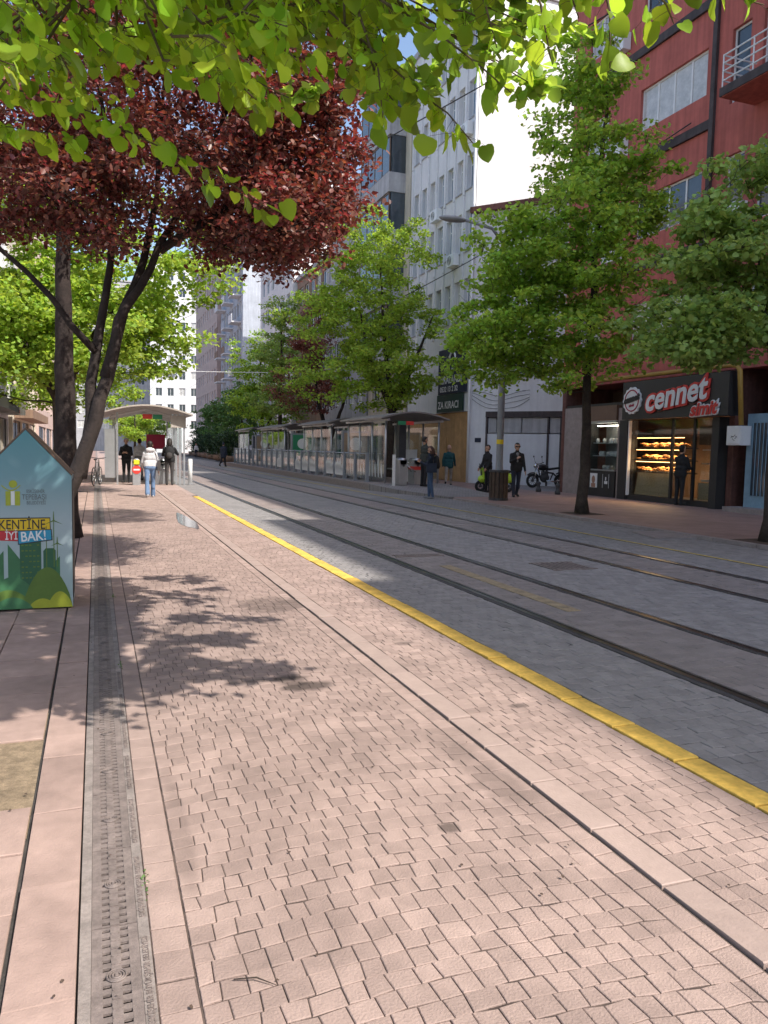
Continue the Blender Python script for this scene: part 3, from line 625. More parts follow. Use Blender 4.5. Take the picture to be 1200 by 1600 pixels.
bg = row('blue_balcony_building', 'blue grey apartment block with balconies far along the tracks', 104, 88, 15.6, 24, 'blue_wall', 8, 7, 3.0)
for f in range(7):
    for u in (1.5, 7, 12.5):
        b = MB().box((u, -1.1, 3.55+3*f), (u+2.4, -.01, 3.7+3*f)).build('balcony', 'white_wall', bg)
        MB().box((u, -1.1, 3.7+3*f), (u+2.4, -1.04, 4.5+3*f)).build('parapet', random.choice(['blue_wall', 'white_wall', 'brown_wall']), b)
row('tall_rose_building', 'rose coloured apartment block at the far bend of the street', 128, 105, 15.2, 24, 'pink_wall', 9, 8, 3.0)
fe = building('street_end_building', 'white end block with small dark letters closing the far street', (9.5, 150, 0), math.radians(-20), 14, 12, 36, 'white_pure', [(0, 3.6, [])]+grid(14, 3.6, 3, 6, 10, 1.2, 1.5, pms=('pane', 'curtain'))+[(33.6, 36, [])])
text('ARO', 1.6, 'print_grey', fe, Matrix.Translation((3.2, -.04, 14.0)) @ Matrix.Rotation(R(90), 4, 'X'), 'lettering', .02)
building('street_end_wing', 'grey block with many windows standing behind the far shelter roof', (-9, 165, 0), 0, 24, 12, 33.7, 'grey_wall', [(0, 3.6, [])]+grid(24, 3.6, 3, 10, 10, 1.3, 1.5, pms=('pane', 'curtain')))
# neighbours of the red building nearer the camera
building('grey_corner_building', 'grey apartment block adjoining the red building', (16.7, -2.0, 0), RZ, 8, 11, 25.2, 'grey_wall', [(0, 3.6, [])]+grid(8, 3.6, 3.6, 4, 6, 1.2, 1.5, pms=('pane', 'curtain')))
building('cream_corner_building', 'cream apartment block beyond the grey one next to the red building', (16.6, -10.2, 0), RZ, 16, 11, 26.1, 'cream', [(0, 4.5, [])]+grid(16, 4.5, 3.6, 7, 6, 1.2, 1.5, pms=('pane', 'curtain')))
def aircon(parent, u, z, y=-.32):
    o = MB().box((u, y, z), (u+.8, -.02, z+.55)).build('air_conditioner', 'pvc', parent); mb = MB().torus((u+.32, y-.005, z+.28), .2, .012, 'y', 18, 4)
    for k in range(4): mb.torus((u+.32, y-.005, z+.28), .04+.04*k, .006, 'y', 14, 4)
    mb.build('fan_grille', 'grey_paint', o)
for u, z in ((2.5, 8.0), (2.5, 11.4), (2.4, 14.8), (7.75, 7.9)): aircon(red, u, z)
for u, z in ((1.1, 6.9), (5.3, 10.35), (3.2, 13.0), (6.4, 16.0)): aircon(wb, u, z)
for u, z in ((2.0, 5.0), (6.7, 6.2)): aircon(al, u, z)
# left-hand row: local u = y - y0
def lrow(name, label, y0, y1, x, wm, n, fl_, hh=3.0, over=.5, pms=('pane', 'curtain', 'pane_blue'), roof='grey_wall'):
    w = y1-y0; st = [(0, .4, []), (.4, 3.4, [(u, u+w/3-.6, .5, 2.8, 'frame_dark', 'pane', 2) for u in (.3, .3+w/3, .3+2*w/3)])]+grid(w, 3.4, hh, n, fl_, 1.3, 1.5, pms=pms)
    return building(name, label, (x, y0, 0), LZ, w, 10, 3.4+hh*fl_+.1, wm, st, roof)
l1 = lrow('left_shop_building', 'white shop building with brown canopy on the walkway side', 12, 48, -4.6, 'white_wall', 12, 5)
for f in range(5): MB().box((27, -.9, 3.3+3*f), (33, -.01, 3.45+3*f)).box((27, -.9, 3.45+3*f), (33, -.84, 4.3+3*f)).build('balcony', 'white_wall', l1)
MB().box((22, -1.3, 6.0), (35.5, -.01, 6.9)).build('canopy', 'cream', l1); MB().box((21.8, -1.45, 6.9), (35.6, -.01, 7.02)).build('canopy_top', 'dark_beam', l1)
MB().box((20, -.9, 3.0), (35.8, -.01, 3.5)).build('shop_fascia', 'frame_dark', l1)
l2 = lrow('left_cream_building', 'cream shop building farther along the walkway', 48.2, 66, -4.4, 'cream', 6, 4)
MB().box((1, -1.0, 2.9), (16, -.01, 3.4)).build('shop_fascia', 'brown_wall', l2); MB().box((2, -1.1, 5.9), (9, -.01, 6.1)).box((2, -1.1, 6.1), (9, -1.03, 6.9)).build('balcony', 'grey_wall', l2)
lrow('left_pink_building', 'pinkish apartment block beyond the cream shop building', 66.2, 96, -4.2, 'pink_wall', 9, 6)
sgn = empty('projecting_sign', (-4.05, 44.2, 2.9), 0, 'white projecting shop sign with red letter over the walkway shops', 'sign')
MB().box((-.55, -.06, 0), (.62, .06, .95)).build('box', 'print_white', sgn); text('E', .9, 'red_sign', sgn, Matrix.Translation((-.1, -.065, .15)) @ Matrix.Rotation(R(90), 4, 'X'), bold=.05)
MB().tube([(-.5, 0, 1.0), (.55, 0, 1.0)], .05, 6).build('bracket', 'dark_metal', sgn)

# ---------------------------------------------------------------- trees
LEAF = ([(0, 0, 0), (.46, .3, .10), (.34, .78, .06), (0, 1, -.06), (-.34, .78, .06), (-.46, .3, .10)], [(0, 1, 2, 3), (0, 3, 4, 5)])
PLEAF = ([(0, 0, 0), (.30, .35, .07), (.24, .75, .04), (0, 1, -.05), (-.24, .75, .04), (-.30, .35, .07)], [(0, 1, 2, 3), (0, 3, 4, 5)])
def leaf_frames(N, size, rng, droop=.35, tilt=.7, var=.25):
    az = rng.uniform(0, 2*np.pi, N); el = rng.normal(-droop, .45, N)
    y = np.stack([np.cos(az)*np.cos(el), np.sin(az)*np.cos(el), np.sin(el)], 1)
    n0 = np.stack([rng.normal(0, tilt, N), rng.normal(0, tilt, N), np.ones(N)], 1)
    x = np.cross(y, n0); x /= np.linalg.norm(x, axis=1)[:, None]; z = np.cross(x, y)
    s = size*rng.uniform(1-var, 1+var, N); return np.stack([x, y, z], 2)*s[:, None, None]
def clump_leaves(centers, radii, per, rng, flat=.5):
    N = len(centers)*per; c = np.repeat(centers, per, 0); r = np.repeat(radii, per)[:, None]
    d = rng.normal(0, 1, (N, 3)); d /= np.linalg.norm(d, axis=1)[:, None]; rad = rng.uniform(0, 1, (N, 1))**.55
    return c+d*rad*r*np.array([1, 1, flat])
def tree(name, label, base, trunk, r0, ells, leaf, lsize, lm, bark='bark', per=150, cr=.55, seed=1, group=None, limbs=None, tmpl=LEAF, flat=.45, thin=1., low=None, label2=None):
    rng = np.random.default_rng(seed); rr = random.Random(seed)
    root = empty(name, base, 0, label, 'tree', group); mb = MB()
    stems = trunk if isinstance(trunk[0][0], (tuple, list)) else [trunk]
    allp = []
    for si, tp in enumerate(stems):
        k = len(tp); pts = []; rad = []
        for i in range(k-1):
            a, b = Vector(tp[i]), Vector(tp[i+1]); m_ = max(2, int((b-a).length/.35))
            for j in range(m_): t = j/m_; pts.append(a.lerp(b, t)+Vector((rr.gauss(0, .015), rr.gauss(0, .015), 0))*(1 if i+j else 0)); rad.append(r0*((1, .7, .6, .45, .32)[min(si, 4)])*(1-(.93*(i+t)/(k-1))**1.15)+.008)
        pts.append(Vector(tp[-1])); rad.append(.012)
        if si == 0: rad[0] *= 1.35; 
        mb.tube(pts, rad, 10); allp += list(zip(pts, rad))
    C = []; 
    for (cx, cy, cz, rx, ry, rz, n) in ells:
        d = rng.normal(0, 1, (n, 3)); d /= np.linalg.norm(d, axis=1)[:, None]; rad = rng.uniform(.12, 1, (n, 1))**.5*rng.uniform(.82, 1.12, (n, 1))
        C.append(np.array([cx, cy, cz])+d*rad*np.array([rx, ry, rz]))
    C = np.concatenate(C)
    P = np.array([tuple(p) for p, _ in allp]); PR = np.array([q for _, q in allp])
    T0 = P.copy(); dd = np.array([np.min(np.linalg.norm(T0-c, axis=1)) for c in C]); 
    for c in C[np.argsort(dd)]:
        dv = P-c; dist = np.linalg.norm(dv, axis=1)+np.maximum(0, dv[:, 2]+.15*np.hypot(dv[:, 0], dv[:, 1]))*1.2+np.where(PR < .012, .5, 0); i = int(np.argmin(dist))
        a = Vector(P[i]); b = Vector(c); L_ = (b-a).length; mid = a.lerp(b, .5)+Vector((rr.gauss(0, .08), rr.gauss(0, .08), rr.gauss(.0, .05)-.05*L_))*min(1, L_)
        ra = min(PR[i]*.72, .007+.012*L_); pth = [a, a.lerp(mid, .5)+Vector((0, 0, .02*L_)), mid, mid.lerp(b, .55)+Vector((rr.gauss(0, .04), rr.gauss(0, .04), .03)), b]; rd = [ra, ra*.85, ra*.7, ra*.5, .005]; mb.tube(pth, rd, 5, cap=False)
        P = np.concatenate([P, np.array([tuple(q) for q in pth[2:]])]); PR = np.concatenate([PR, [rd[2], max(rd[3], .0121), .0125]])
        for q in range(3):
            e = b+Vector((rr.gauss(0, 1), rr.gauss(0, 1), rr.gauss(0, .45))).normalized()*cr*.8; mb.tube([mid.lerp(b, .5), b.lerp(e, .3), e], [.006, .004, .0025], 4, cap=False)
    mb.build('trunk', bark, root, True)
    rads = cr*rng.uniform(.6, 1.3, len(C)); pos = clump_leaves(C, rads, int(per*thin), rng, flat); keep = pos[:, 2] > (low if low is not None else 1.6)
    pos = pos[keep]; fr = leaf_frames(len(pos), lsize, rng)
    pieces(tmpl[0], tmpl[1], fr, pos, 'crown', lm, root)
    return root
# two maples/limes on the right pavement
tree('pavement_tree', 'tall broad green tree by the kerb in front of the bakery', (11.3, 16.1, KZ), [(0, 0, 0), (.03, 0, 1.5), (.0, 0, 3), (.12, .05, 6), (.25, .1, 9.3), (.3, .1, 11.3)], .135,
     [(-.75, .1, 4.35, 2.55, 2.4, 1.6, 105), (-2.3, .3, 4.2, 1.3, 1.5, 1.4, 42), (-1.9, .2, 6.0, 1.3, 1.4, 1.1, 32), (-.5, .1, 6.4, 2.5, 2.3, 1.6, 95), (.7, .1, 7.9, 1.6, 1.6, 1.1, 34), (-.15, .1, 8.7, 1.5, 1.4, 1.3, 42), (-.2, .1, 10.6, .9, .9, 1.2, 26)], LEAF, .10, 'leaf_green', per=100, cr=.5, seed=3, low=2.35)
tree('pavement_tree', 'young fresh green tree with slim trunk beside the blue door', (11.12, 10.3, KZ), [[(0, 0, 0), (0, 0, 1.6), (.02, 0, 2.6), (-.25, .15, 4.3), (-.4, .3, 5.6)], [(.02, 0, 2.4), (.4, .1, 3.8), (.8, .1, 5.2)]], .10,
     [(-1.7, .0, 3.5, 1.1, 1.3, .6, 34), (-1.5, 0, 4.9, 1.0, 1.1, .8, 26), (-1.0, .1, 3.75, 1.6, 1.6, .75, 50), (-.6, .1, 4.9, 1.6, 1.6, .9, 46), (-.2, .0, 6.1, 1.2, 1.2, .8, 22), (.9, .0, 4.2, 1.1, 1.3, 1.1, 22)], LEAF, .095, 'leaf_fresh', per=95, cr=.42, seed=5, low=2.4)
# row behind the platform
tree('platform_tree', 'bright green spreading tree behind the nearest platform shelter', (13.2, 34.6, KZ), [[(0, 0, 0), (.05, 0, 2.4), (0, 0, 4), (-.4, 0, 7), (-.7, 0, 10.5)], [(0, 0, 3), (1.0, -.3, 5.5), (2.0, -.6, 8.2)], [(0, 0, 3.4), (-1.2, 0, 6), (-1.8, 0, 8.8)]], .2,
     [(-1.2, 0, 5.0, 3.9, 2.8, 1.7, 140), (-1.5, 0, 7.8, 3.9, 2.8, 2.0, 140), (-1.0, 0, 10.8, 3.0, 2.4, 2.0, 85)], LEAF, .12, 'leaf_lime', per=88, cr=.6, seed=11, low=2.9)
tree('purple_plum_tree', 'dark purple leaved tree in the row behind the platform', (13.3, 45.5, KZ), [[(0, 0, 0), (0, 0, 2), (-.7, 0, 4.5), (-1.2, 0, 8)], [(0, 0, 1.6), (.9, 0, 4), (1.4, 0, 6.5)]], .2,
     [(-1.0, 0, 5.2, 2.3, 2.0, 1.6, 65), (-1.1, 0, 7.6, 1.6, 1.6, 1.7, 45), (-1.0, 0, 9.7, .9, .9, 1.0, 14)], PLEAF, .12, 'leaf_plum', 'bark_plum', per=120, cr=.6, seed=12, tmpl=PLEAF, low=2.6)
tree('platform_tree', 'slim upright green tree just past the purple tree', (12.0, 53, KZ), [(0, 0, 0), (0, 0, 3), (.1, 0, 8), (0, 0, 11.4)], .19, [(0, 0, 4.9, 2.4, 2.3, 2.0, 70), (0, 0, 8.2, 2.2, 2.0, 2.2, 60), (0, 0, 10.9, 1.3, 1.3, 1.3, 20)], LEAF, .14, 'leaf_fresh', per=75, cr=.65, seed=13, low=2.7)
tree('platform_tree', 'olive green bushy tree behind the farthest platform shelter', (12.9, 63, KZ), [[(0, 0, 0), (0, 0, 2.4), (-.3, 0, 6), (-.3, 0, 9.8)], [(0, 0, 2), (1, 0, 5), (1.4, 0, 8)]], .2, [(0, 0, 4.8, 3.0, 2.6, 2.0, 75), (-.3, 0, 8.2, 2.6, 2.4, 2.4, 65)], LEAF, .16, 'leaf_green', per=75, cr=.75, seed=14, low=2.3)
for i, (y, h, sd) in enumerate(((76, 8.0, 15), (86, 7.4, 16), (98, 7.0, 17), (112, 7.6, 18))):
    tree('far_street_tree', 'dark leafy street tree in the far row past the platform', (13.4+.6*i, y, KZ), [(0, 0, 0), (0, 0, 2), (.1, 0, h*.9)], .16, [(0, 0, h*.45, 2.5, 2.4, h*.26, 45), (0, 0, h*.75, 2.0, 2.0, h*.25, 40)], LEAF, .2, 'leaf_dark', per=60, cr=.8, seed=sd, group='dark trees in the far row', low=1.5)
tree('far_street_tree', 'pale green tree filling the far end of the street', (9.0, 138, 0), [(0, 0, 0), (0, 0, 3), (0, 0, 8)], .2, [(0, 0, 5, 4.5, 3, 3.0, 80)], LEAF, .26, 'leaf_fresh', per=60, cr=1.0, seed=21, low=1.5)
tree('far_street_tree', 'light green tree seen through the walkway shelter', (3.6, 80, 0), [(0, 0, 0), (0, 0, 2), (0, 0, 6)], .16, [(0, 0, 3.4, 2.8, 2.5, 1.8, 60)], LEAF, .18, 'leaf_lime', per=70, cr=.7, seed=22, low=1.2)
# left side trees
tree('walkway_tree', 'bright sunlit green tree behind the walkway plum tree', (-1.0, 23.5, 0), [[(0, 0, 0), (.05, 0, 3), (.2, .2, 6), (.3, .2, 9)], [(.05, 0, 2.8), (1.2, 0, 5), (2.8, 0, 7)], [(.05, 0, 2.6), (-1.2, 0, 5), (-2, 0, 7)]], .17,
     [(1.0, 0, 4.6, 3.1, 2.4, 1.6, 95), (-1.3, .2, 4.6, 2.3, 2.2, 2.0, 90), (1.8, .3, 6.8, 3.6, 2.4, 1.7, 85), (0, .3, 8.8, 3., 2.4, 1.4, 40)], LEAF, .12, 'leaf_lime', per=120, cr=.6, seed=31, low=2.3)
tree('walkway_tree', 'green tree farther down the walkway by the cream shops', (-1.6, 40, 0), [(0, 0, 0), (0, 0, 3), (.1, 0, 8)], .17, [(.6, 0, 4.6, 3.4, 2.6, 2.0, 100), (.6, 0, 8, 3.2, 2.2, 1.8, 70)], LEAF, .15, 'leaf_lime', per=65, cr=.65, seed=32, low=2.8)
tree('purple_plum_tree', 'large purple leaved tree with leaning dark stems behind the small blue kiosk', (-.6, 9.5, 0),
     [[(-.08, 0, 0), (.06, 0, .4), (.27, 0, .94), (.38, 0, 1.2), (.6, 0, 1.8), (.71, 0, 2.3), (.85, 0, 2.96), (1.07, 0, 3.34), (1.32, 0, 3.85), (1.7, .0, 4.6), (2.2, 0, 5.8)], [(.42, 0, 1.15), (.52, .05, 1.5), (.57, .08, 2.22), (.68, .1, 2.85), (.77, .1, 3.6), (.76, .1, 4.5), (.6, .1, 6.6)], [(.71, .0, 2.3), (.93, .1, 3.1), (1.14, .15, 3.7), (1.32, .2, 4.5), (1.4, .2, 6.2)], [(1.32, 0, 3.8), (2.2, -.4, 4.4), (3.3, -.7, 5.0)], [(.6, .05, 2.6), (-.1, -.1, 3.4), (-1.2, -.2, 4.4)]], .105,
     [(1.9, -.2, 5.3, 1.8, 1.9, 1.2, 142), (-.5, -.2, 4.9, 1.7, 1.8, 1.1, 112), (2.75, -.5, 4.9, .95, 1.2, 1.1, 93), (.7, .0, 6.6, 2.6, 2.2, 1.1, 135), (2.4, -.3, 4.1, 1.0, 1.0, .5, 51), (2.8, -.3, 6.1, .9, 1.1, .8, 51), (.4, -.3, 4.2, 1.2, 1.2, .5, 45), (2.55, -1.1, 4.05, .75, .8, .5, 51)], PLEAF, .068, 'leaf_plum', 'bark_plum', per=86, cr=.34, seed=41, tmpl=PLEAF, flat=.65, low=3.2)
tree('walkway_tree', 'straight trunked tree with sparse purple crown between kiosk and lamp post', (-.46, 13.5, 0), [(0, 0, 0), (.0, 0, 2), (-.01, 0, 4.2), (0, 0, 6.5), (.1, 0, 8.5)], .185, [(-.4, 0, 6.2, 2.2, 1.8, 1.2, 55), (-.2, 0, 8, 2, 1.8, 1.0, 30), (2.6, 0, 6.2, 2.0, 1.7, 1.1, 60), (3.6, .2, 5.5, 1.2, 1.7, .8, 42)], PLEAF, .075, 'leaf_plum', 'bark_plum', per=165, cr=.5, seed=42, tmpl=PLEAF, low=4.3)
# clipped shrubs far along the tracks
for i in range(7):
    y = 72+i*7.5; x = 11.6+.35*i; r_ = empty('planter_shrub', (x, y, 0), 0, 'dark clipped shrub in a round concrete planter beside the far track', 'planter', 'planters beside the far track')
    MB().lathe([(.5, 0), (.8, .1), (.9, .55), (.8, .6), (.75, .5)], (0, 0, 0), 14).build('tub', 'brown_wall', r_, True)
    rng = np.random.default_rng(60+i); pos = clump_leaves(rng.normal(0, 1, (30, 3))*np.array([.4, .4, .65])+np.array([0, 0, 1.6]), np.full(30, .5), 50, rng, .9); pieces(LEAF[0], LEAF[1], leaf_frames(len(pos), .14, rng), pos, 'shrub', 'leaf_hedge', r_)

# ---- overhead lime: trunk stands left of and behind the camera, its low sprays hang over the view
lime = empty('overhead_lime_tree', (-1.35, .3, 0), 0, 'lime tree whose bright green leafy sprays hang overhead', 'tree')
O = Vector((-1.35, .3, 0))
SPR = [[(-0.46,3.51,2.96),(-0.07,3.03,2.74),(0.15,2.71,2.54),(0.36,2.62,2.44),(0.55,2.54,2.31)],[(0.01,3.24,3.14),(0.28,2.8,2.88),(0.4,2.64,2.77),(0.48,2.49,2.63)],
[(0.74,2.41,2.87),(0.82,2.26,2.71),(0.88,2.11,2.56),(0.95,2.08,2.51),(1.0,2.0,2.4)],[(0.78,2.18,2.83),(0.88,2.02,2.69),(0.93,1.88,2.56),(1.02,1.84,2.48)],
[(0.92,1.91,2.82),(0.96,1.88,2.7),(0.99,1.87,2.6)],[(1.0,1.77,2.77),(1.04,1.74,2.65),(1.06,1.72,2.52)],[(1.17,1.7,2.76),(1.2,1.68,2.64),(1.2,1.67,2.5)],
[(1.32,1.76,2.81),(1.4,1.72,2.72),(1.42,1.71,2.67)],[(1.57,1.78,2.9),(1.65,1.74,2.8),(1.72,1.71,2.78)],[(-0.51,3.77,3.22),(-0.15,3.4,3.0),(0.01,3.22,2.86),(0.12,3.17,2.79)],
[(-0.4,3.25,2.71),(-0.22,3.07,2.64),(-0.05,2.9,2.58)],[(0.62,2.69,3.14),(0.78,2.39,2.83),(0.82,2.25,2.62),(0.89,2.22,2.53)],[(1.12,1.83,2.82),(1.17,1.81,2.74),(1.19,1.8,2.68)],
[(0.75,2.3,2.85),(0.77,2.17,2.63),(0.78,2.15,2.48)],[(0.14,3.54,3.47),(0.44,3.19,3.18),(0.71,2.97,3.02),(0.91,2.78,2.92)],[(-0.22,3.91,3.61),(0.14,3.52,3.23),(0.46,3.17,2.96),(0.69,2.96,2.82)]]
CP = Vector((0, 0, 1.55)); SPR = [[tuple(CP+(Vector(p)-CP)*1.42) for p in q] for q in SPR]
rr = random.Random(5)
for k in range(230):   # fuller mass on the upper left
    a = Vector((rr.uniform(-1.7, 1.5), rr.uniform(3.1, 5.8), 0)); a.z = 1.55+ (a.y*.94+a.x*.35)*(rr.uniform(.475, .74) if a.x < .6 else rr.uniform(.53, .72))
    e = a+Vector((rr.uniform(.05, .5), rr.uniform(-.5, .1), rr.uniform(-.28, -.02))); SPR.append([tuple(a), tuple(a.lerp(e, .5)+Vector((0, 0, .05))), tuple(e)])
mb = MB(); 
mb.tube([(0, 0, 0), (.03, 0, 1.2), (.0, .1, 2.4), (.1, .3, 4), (.1, .4, 7)], [.2, .16, .15, .12, .04], 12)
forks = [Vector((.0, .1, 2.5)), Vector((.05, .2, 3.3)), Vector((.1, .3, 4.0))]
hubs = []
for hx, hy, hz in ((.55, 4.6, 4.4), (-.5, 5.0, 4.5), (1.05, 3.5, 3.9), (1.55, 2.5, 3.75), (.1, 4.0, 3.8), (2.1, 2.4, 3.75), (-1.1, 4.4, 4.2)):
    h_ = Vector((hx, hy, hz))-O; f_ = min(forks, key=lambda q: (q-h_).length); m1 = f_.lerp(h_, .5)+Vector((0, 0, .35)); mb.tube([f_, f_.lerp(m1, .6), m1, m1.lerp(h_, .5)+Vector((0, 0, .08)), h_], [.05, .04, .03, .02, .012], 7); hubs.append(h_)
LP = []; LN = []
for s_ in SPR:
    pts = [Vector(p)-O for p in s_]; hb = min(hubs, key=lambda q: (q-pts[0]).length)
    mb.tube([hb, hb.lerp(pts[0], .5)+Vector((0, 0, .05))]+pts, [.009, .007]+[.006-.0038*i/(len(pts)-1) for i in range(len(pts))], 5)
    tot = 0
    for i in range(len(pts)-1):
        L_ = (pts[i+1]-pts[i]).length; n = max(2, int(L_/.02)); d = (pts[i+1]-pts[i]).normalized(); sd = d.cross(Vector((0, 0, 1))).normalized()
        for j in range(n):
            p = pts[i].lerp(pts[i+1], j/n); sgn_ = 1 if (j+i)%2 else -1
            dirv = (sd*sgn_*rr.uniform(.3, 1)+d*rr.uniform(.1, .8)+Vector((rr.gauss(0, .25), rr.gauss(0, .25), -rr.uniform(.3, 1.2)))).normalized()
            pet = p+dirv*rr.uniform(.018, .05)+Vector((rr.gauss(0, .04), rr.gauss(0, .04), rr.gauss(0, .022)))
            mb.tube([p, p.lerp(pet, .6)+Vector((0, 0, .004)), pet], [.0012, .0009, .0008], 3, cap=False); LP.append(pet); LN.append(dirv)
crng = np.random.default_rng(91); UC = []
for k in range(330):   # crown added above the view, clumps placed by where their shade lands
    z_ = crng.uniform(4.2, 5.9); xs, ys_ = crng.uniform(-3.0, 1.25) if k < 200 else crng.uniform(-1.6, .3), crng.uniform(4.9, 9.3)
    if xs > .3 and crng.random() < .45: continue
    c_ = Vector((xs+.52*z_, ys_-.7*z_, z_))-O; UC.append(tuple(c_)); hb = min(hubs+forks, key=lambda q: (q-c_).length); mb.tube([hb, hb.lerp(c_, .5)+Vector((0, 0, .12)), c_], [.012, .009, .004], 5)
mb.build('branch', 'twig', lime, True)
UC = np.array(UC); up_ = clump_leaves(UC, crng.uniform(.14, .32, len(UC)), 40, crng, .5); pieces(LEAF[0], LEAF[1], leaf_frames(len(up_), .11, crng), up_, 'shade_crown', 'leaf_green', lime)
lv = []; lf = []; NR = 9   # broad ovate blade with a heart base, folded on the midrib
for i in range(NR):
    t = i/(NR-1); w = .5*math.sin(math.pi*min(1, .13+.87*t**.82))**.72 if i < NR-1 else 0.
    if i == 0: w = .17
    yb_ = -.05 if i == 0 else (1.02*t-.03*(1-t) if i > 1 else .06); ym = 1.04*t
    lv += [(-w, yb_-(.05 if i == 1 else 0), .16*w-.13*t*t), (0, ym, -.12*t*t-.01), (w, yb_-(.05 if i == 1 else 0), .16*w-.13*t*t)]
for i in range(NR-1):
    for c in (0, 1): k0 = i*3+c; lf.append((k0, k0+1, k0+4, k0+3))
rng = np.random.default_rng(9); N = len(LP); yv = np.array([tuple(d) for d in LN]); n0 = np.stack([rng.normal(.25, .75, N), rng.normal(-.2, .75, N), np.ones(N)*.9], 1)
xv = np.cross(yv, n0); xv /= np.linalg.norm(xv, axis=1)[:, None]; zv = np.cross(xv, yv); sc_ = rng.uniform(.035, .095, N); FR = np.stack([xv, yv, zv], 2); PO = np.array([tuple(p) for p in LP])
dist = np.linalg.norm(PO+np.array(O)-np.array([0, 0, 1.55]), axis=1); vis = ((PO+np.array(O))@np.array(fw)-1.55*fw.z)
order = np.argsort(dist/sc_); big = order[:290]; rest = order[290:]
lmesh = []
lvs = []
for k in range(9):
    q_ = random.Random(k); cu_ = q_.uniform(-.35, .45); tw = q_.uniform(-.5, .5); cz_ = q_.uniform(.3, 2.2); sw_ = q_.uniform(.86, 1.1); w_ = [(x*q_.uniform(.95, 1.05)*sw_*(.88+.06*(k%4)), y_+q_.uniform(-.018, .018)*(1 if x else 0), z_*cz_+cu_*y_*y_*.5+tw*x*y_+q_.uniform(-.025, .025)*(1 if x else 0)) for x, y_, z_ in lv]; lvs.append(w_); me = bpy.data.meshes.new('leaf'); me.from_pydata(w_, [], lf); me.materials.append(M['leaf_near']); me.polygons.foreach_set('use_smooth', [True]*len(lf)); lmesh.append(me)
for n_, i in enumerate(big):
    o = link('leaf', lmesh[n_%9], lime); o.matrix_local = Matrix.Translation(PO[i]) @ Matrix(FR[i].tolist()).to_4x4() @ Matrix.Scale(float(sc_[i]), 4)
for k in range(3): tag(pieces(lvs[k*3], lf, FR[rest[k::3]]*sc_[rest[k::3]][:, None, None], PO[rest[k::3]], 'foliage', 'leaf_near', lime), kind='stuff')

# ---------------------------------------------------------------- kiosk with printed front
kio = empty('small_kiosk', (-.595, 7.65, 0), 0, 'small blue house shaped box with printed city and hills', 'kiosk')
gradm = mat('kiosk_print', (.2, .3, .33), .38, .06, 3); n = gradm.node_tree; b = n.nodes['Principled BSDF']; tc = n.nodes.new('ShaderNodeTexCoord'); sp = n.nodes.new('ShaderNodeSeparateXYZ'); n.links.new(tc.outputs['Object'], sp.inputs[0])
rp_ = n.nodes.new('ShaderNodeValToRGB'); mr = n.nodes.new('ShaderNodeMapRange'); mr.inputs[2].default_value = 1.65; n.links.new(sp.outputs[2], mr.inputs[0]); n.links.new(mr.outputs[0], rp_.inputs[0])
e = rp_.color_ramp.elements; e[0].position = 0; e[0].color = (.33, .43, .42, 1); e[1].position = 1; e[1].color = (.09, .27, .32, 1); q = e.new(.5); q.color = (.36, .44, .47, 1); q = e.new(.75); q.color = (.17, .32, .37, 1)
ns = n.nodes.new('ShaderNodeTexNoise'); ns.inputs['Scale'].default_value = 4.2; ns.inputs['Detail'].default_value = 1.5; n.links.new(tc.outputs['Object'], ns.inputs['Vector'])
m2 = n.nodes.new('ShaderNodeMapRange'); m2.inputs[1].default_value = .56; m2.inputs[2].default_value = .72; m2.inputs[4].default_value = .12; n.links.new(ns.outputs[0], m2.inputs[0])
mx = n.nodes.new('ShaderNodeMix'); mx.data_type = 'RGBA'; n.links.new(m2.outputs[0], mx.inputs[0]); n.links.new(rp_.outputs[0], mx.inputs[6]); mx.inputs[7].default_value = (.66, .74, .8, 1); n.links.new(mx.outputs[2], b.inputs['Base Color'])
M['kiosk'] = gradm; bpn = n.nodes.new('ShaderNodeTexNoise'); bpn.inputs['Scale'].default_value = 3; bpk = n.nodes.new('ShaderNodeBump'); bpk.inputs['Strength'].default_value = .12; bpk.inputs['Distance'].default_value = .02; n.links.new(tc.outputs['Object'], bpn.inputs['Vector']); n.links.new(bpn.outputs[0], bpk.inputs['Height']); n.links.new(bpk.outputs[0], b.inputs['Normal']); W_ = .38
for nm, c in dict(k_green=(.05, .16, .07), k_green2=(.03, .11, .055), k_hill=(.10, .17, .03), k_lime=(.34, .36, .03), k_logo=(.36, .40, .04), k_yel=(.72, .48, .02), k_red=(.5, .03, .04), k_blue=(.03, .28, .45), k_black=(.03, .03, .03)).items(): M[nm] = mat(nm, c, .5, .08, 6)
house = [(-W_, .02), (W_, .02), (W_, 1.24), (0, 1.655), (-W_, 1.24)]
XT = lambda d=0.: Matrix.Translation((0, -d, 0)) @ Matrix.Rotation(R(90), 4, 'X')
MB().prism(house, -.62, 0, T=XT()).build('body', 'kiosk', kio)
mb = MB()
for s_ in (1, -1):
    a, b2 = Vector((s_*(W_+.0), 0, 1.245)), Vector((0, 0, 1.66)); nrm = Vector((s_*(1.66-1.245), 0, W_)).normalized()*.014
    mb.add([a+Vector((0, .004, 0)), b2+Vector((0, .004, 0)), b2+Vector((0, .64, 0)), a+Vector((0, .64, 0))]+[p+nrm for p in (a+Vector((0, .004, 0)), b2+Vector((0, .004, 0)), b2+Vector((0, .64, 0)), a+Vector((0, .64, 0)))], [(0, 1, 2, 3), (4, 7, 6, 5), (0, 4, 5, 1), (1, 5, 6, 2), (2, 6, 7, 3), (3, 7, 4, 0)])
mb.build('roof', 'frame_brown', kio); MB().box((W_+.001, .03, .1), (W_+.006, .59, 1.2)).build('side_panel', 'frame_dark', kio)
sq = lambda x: .7*x+.02
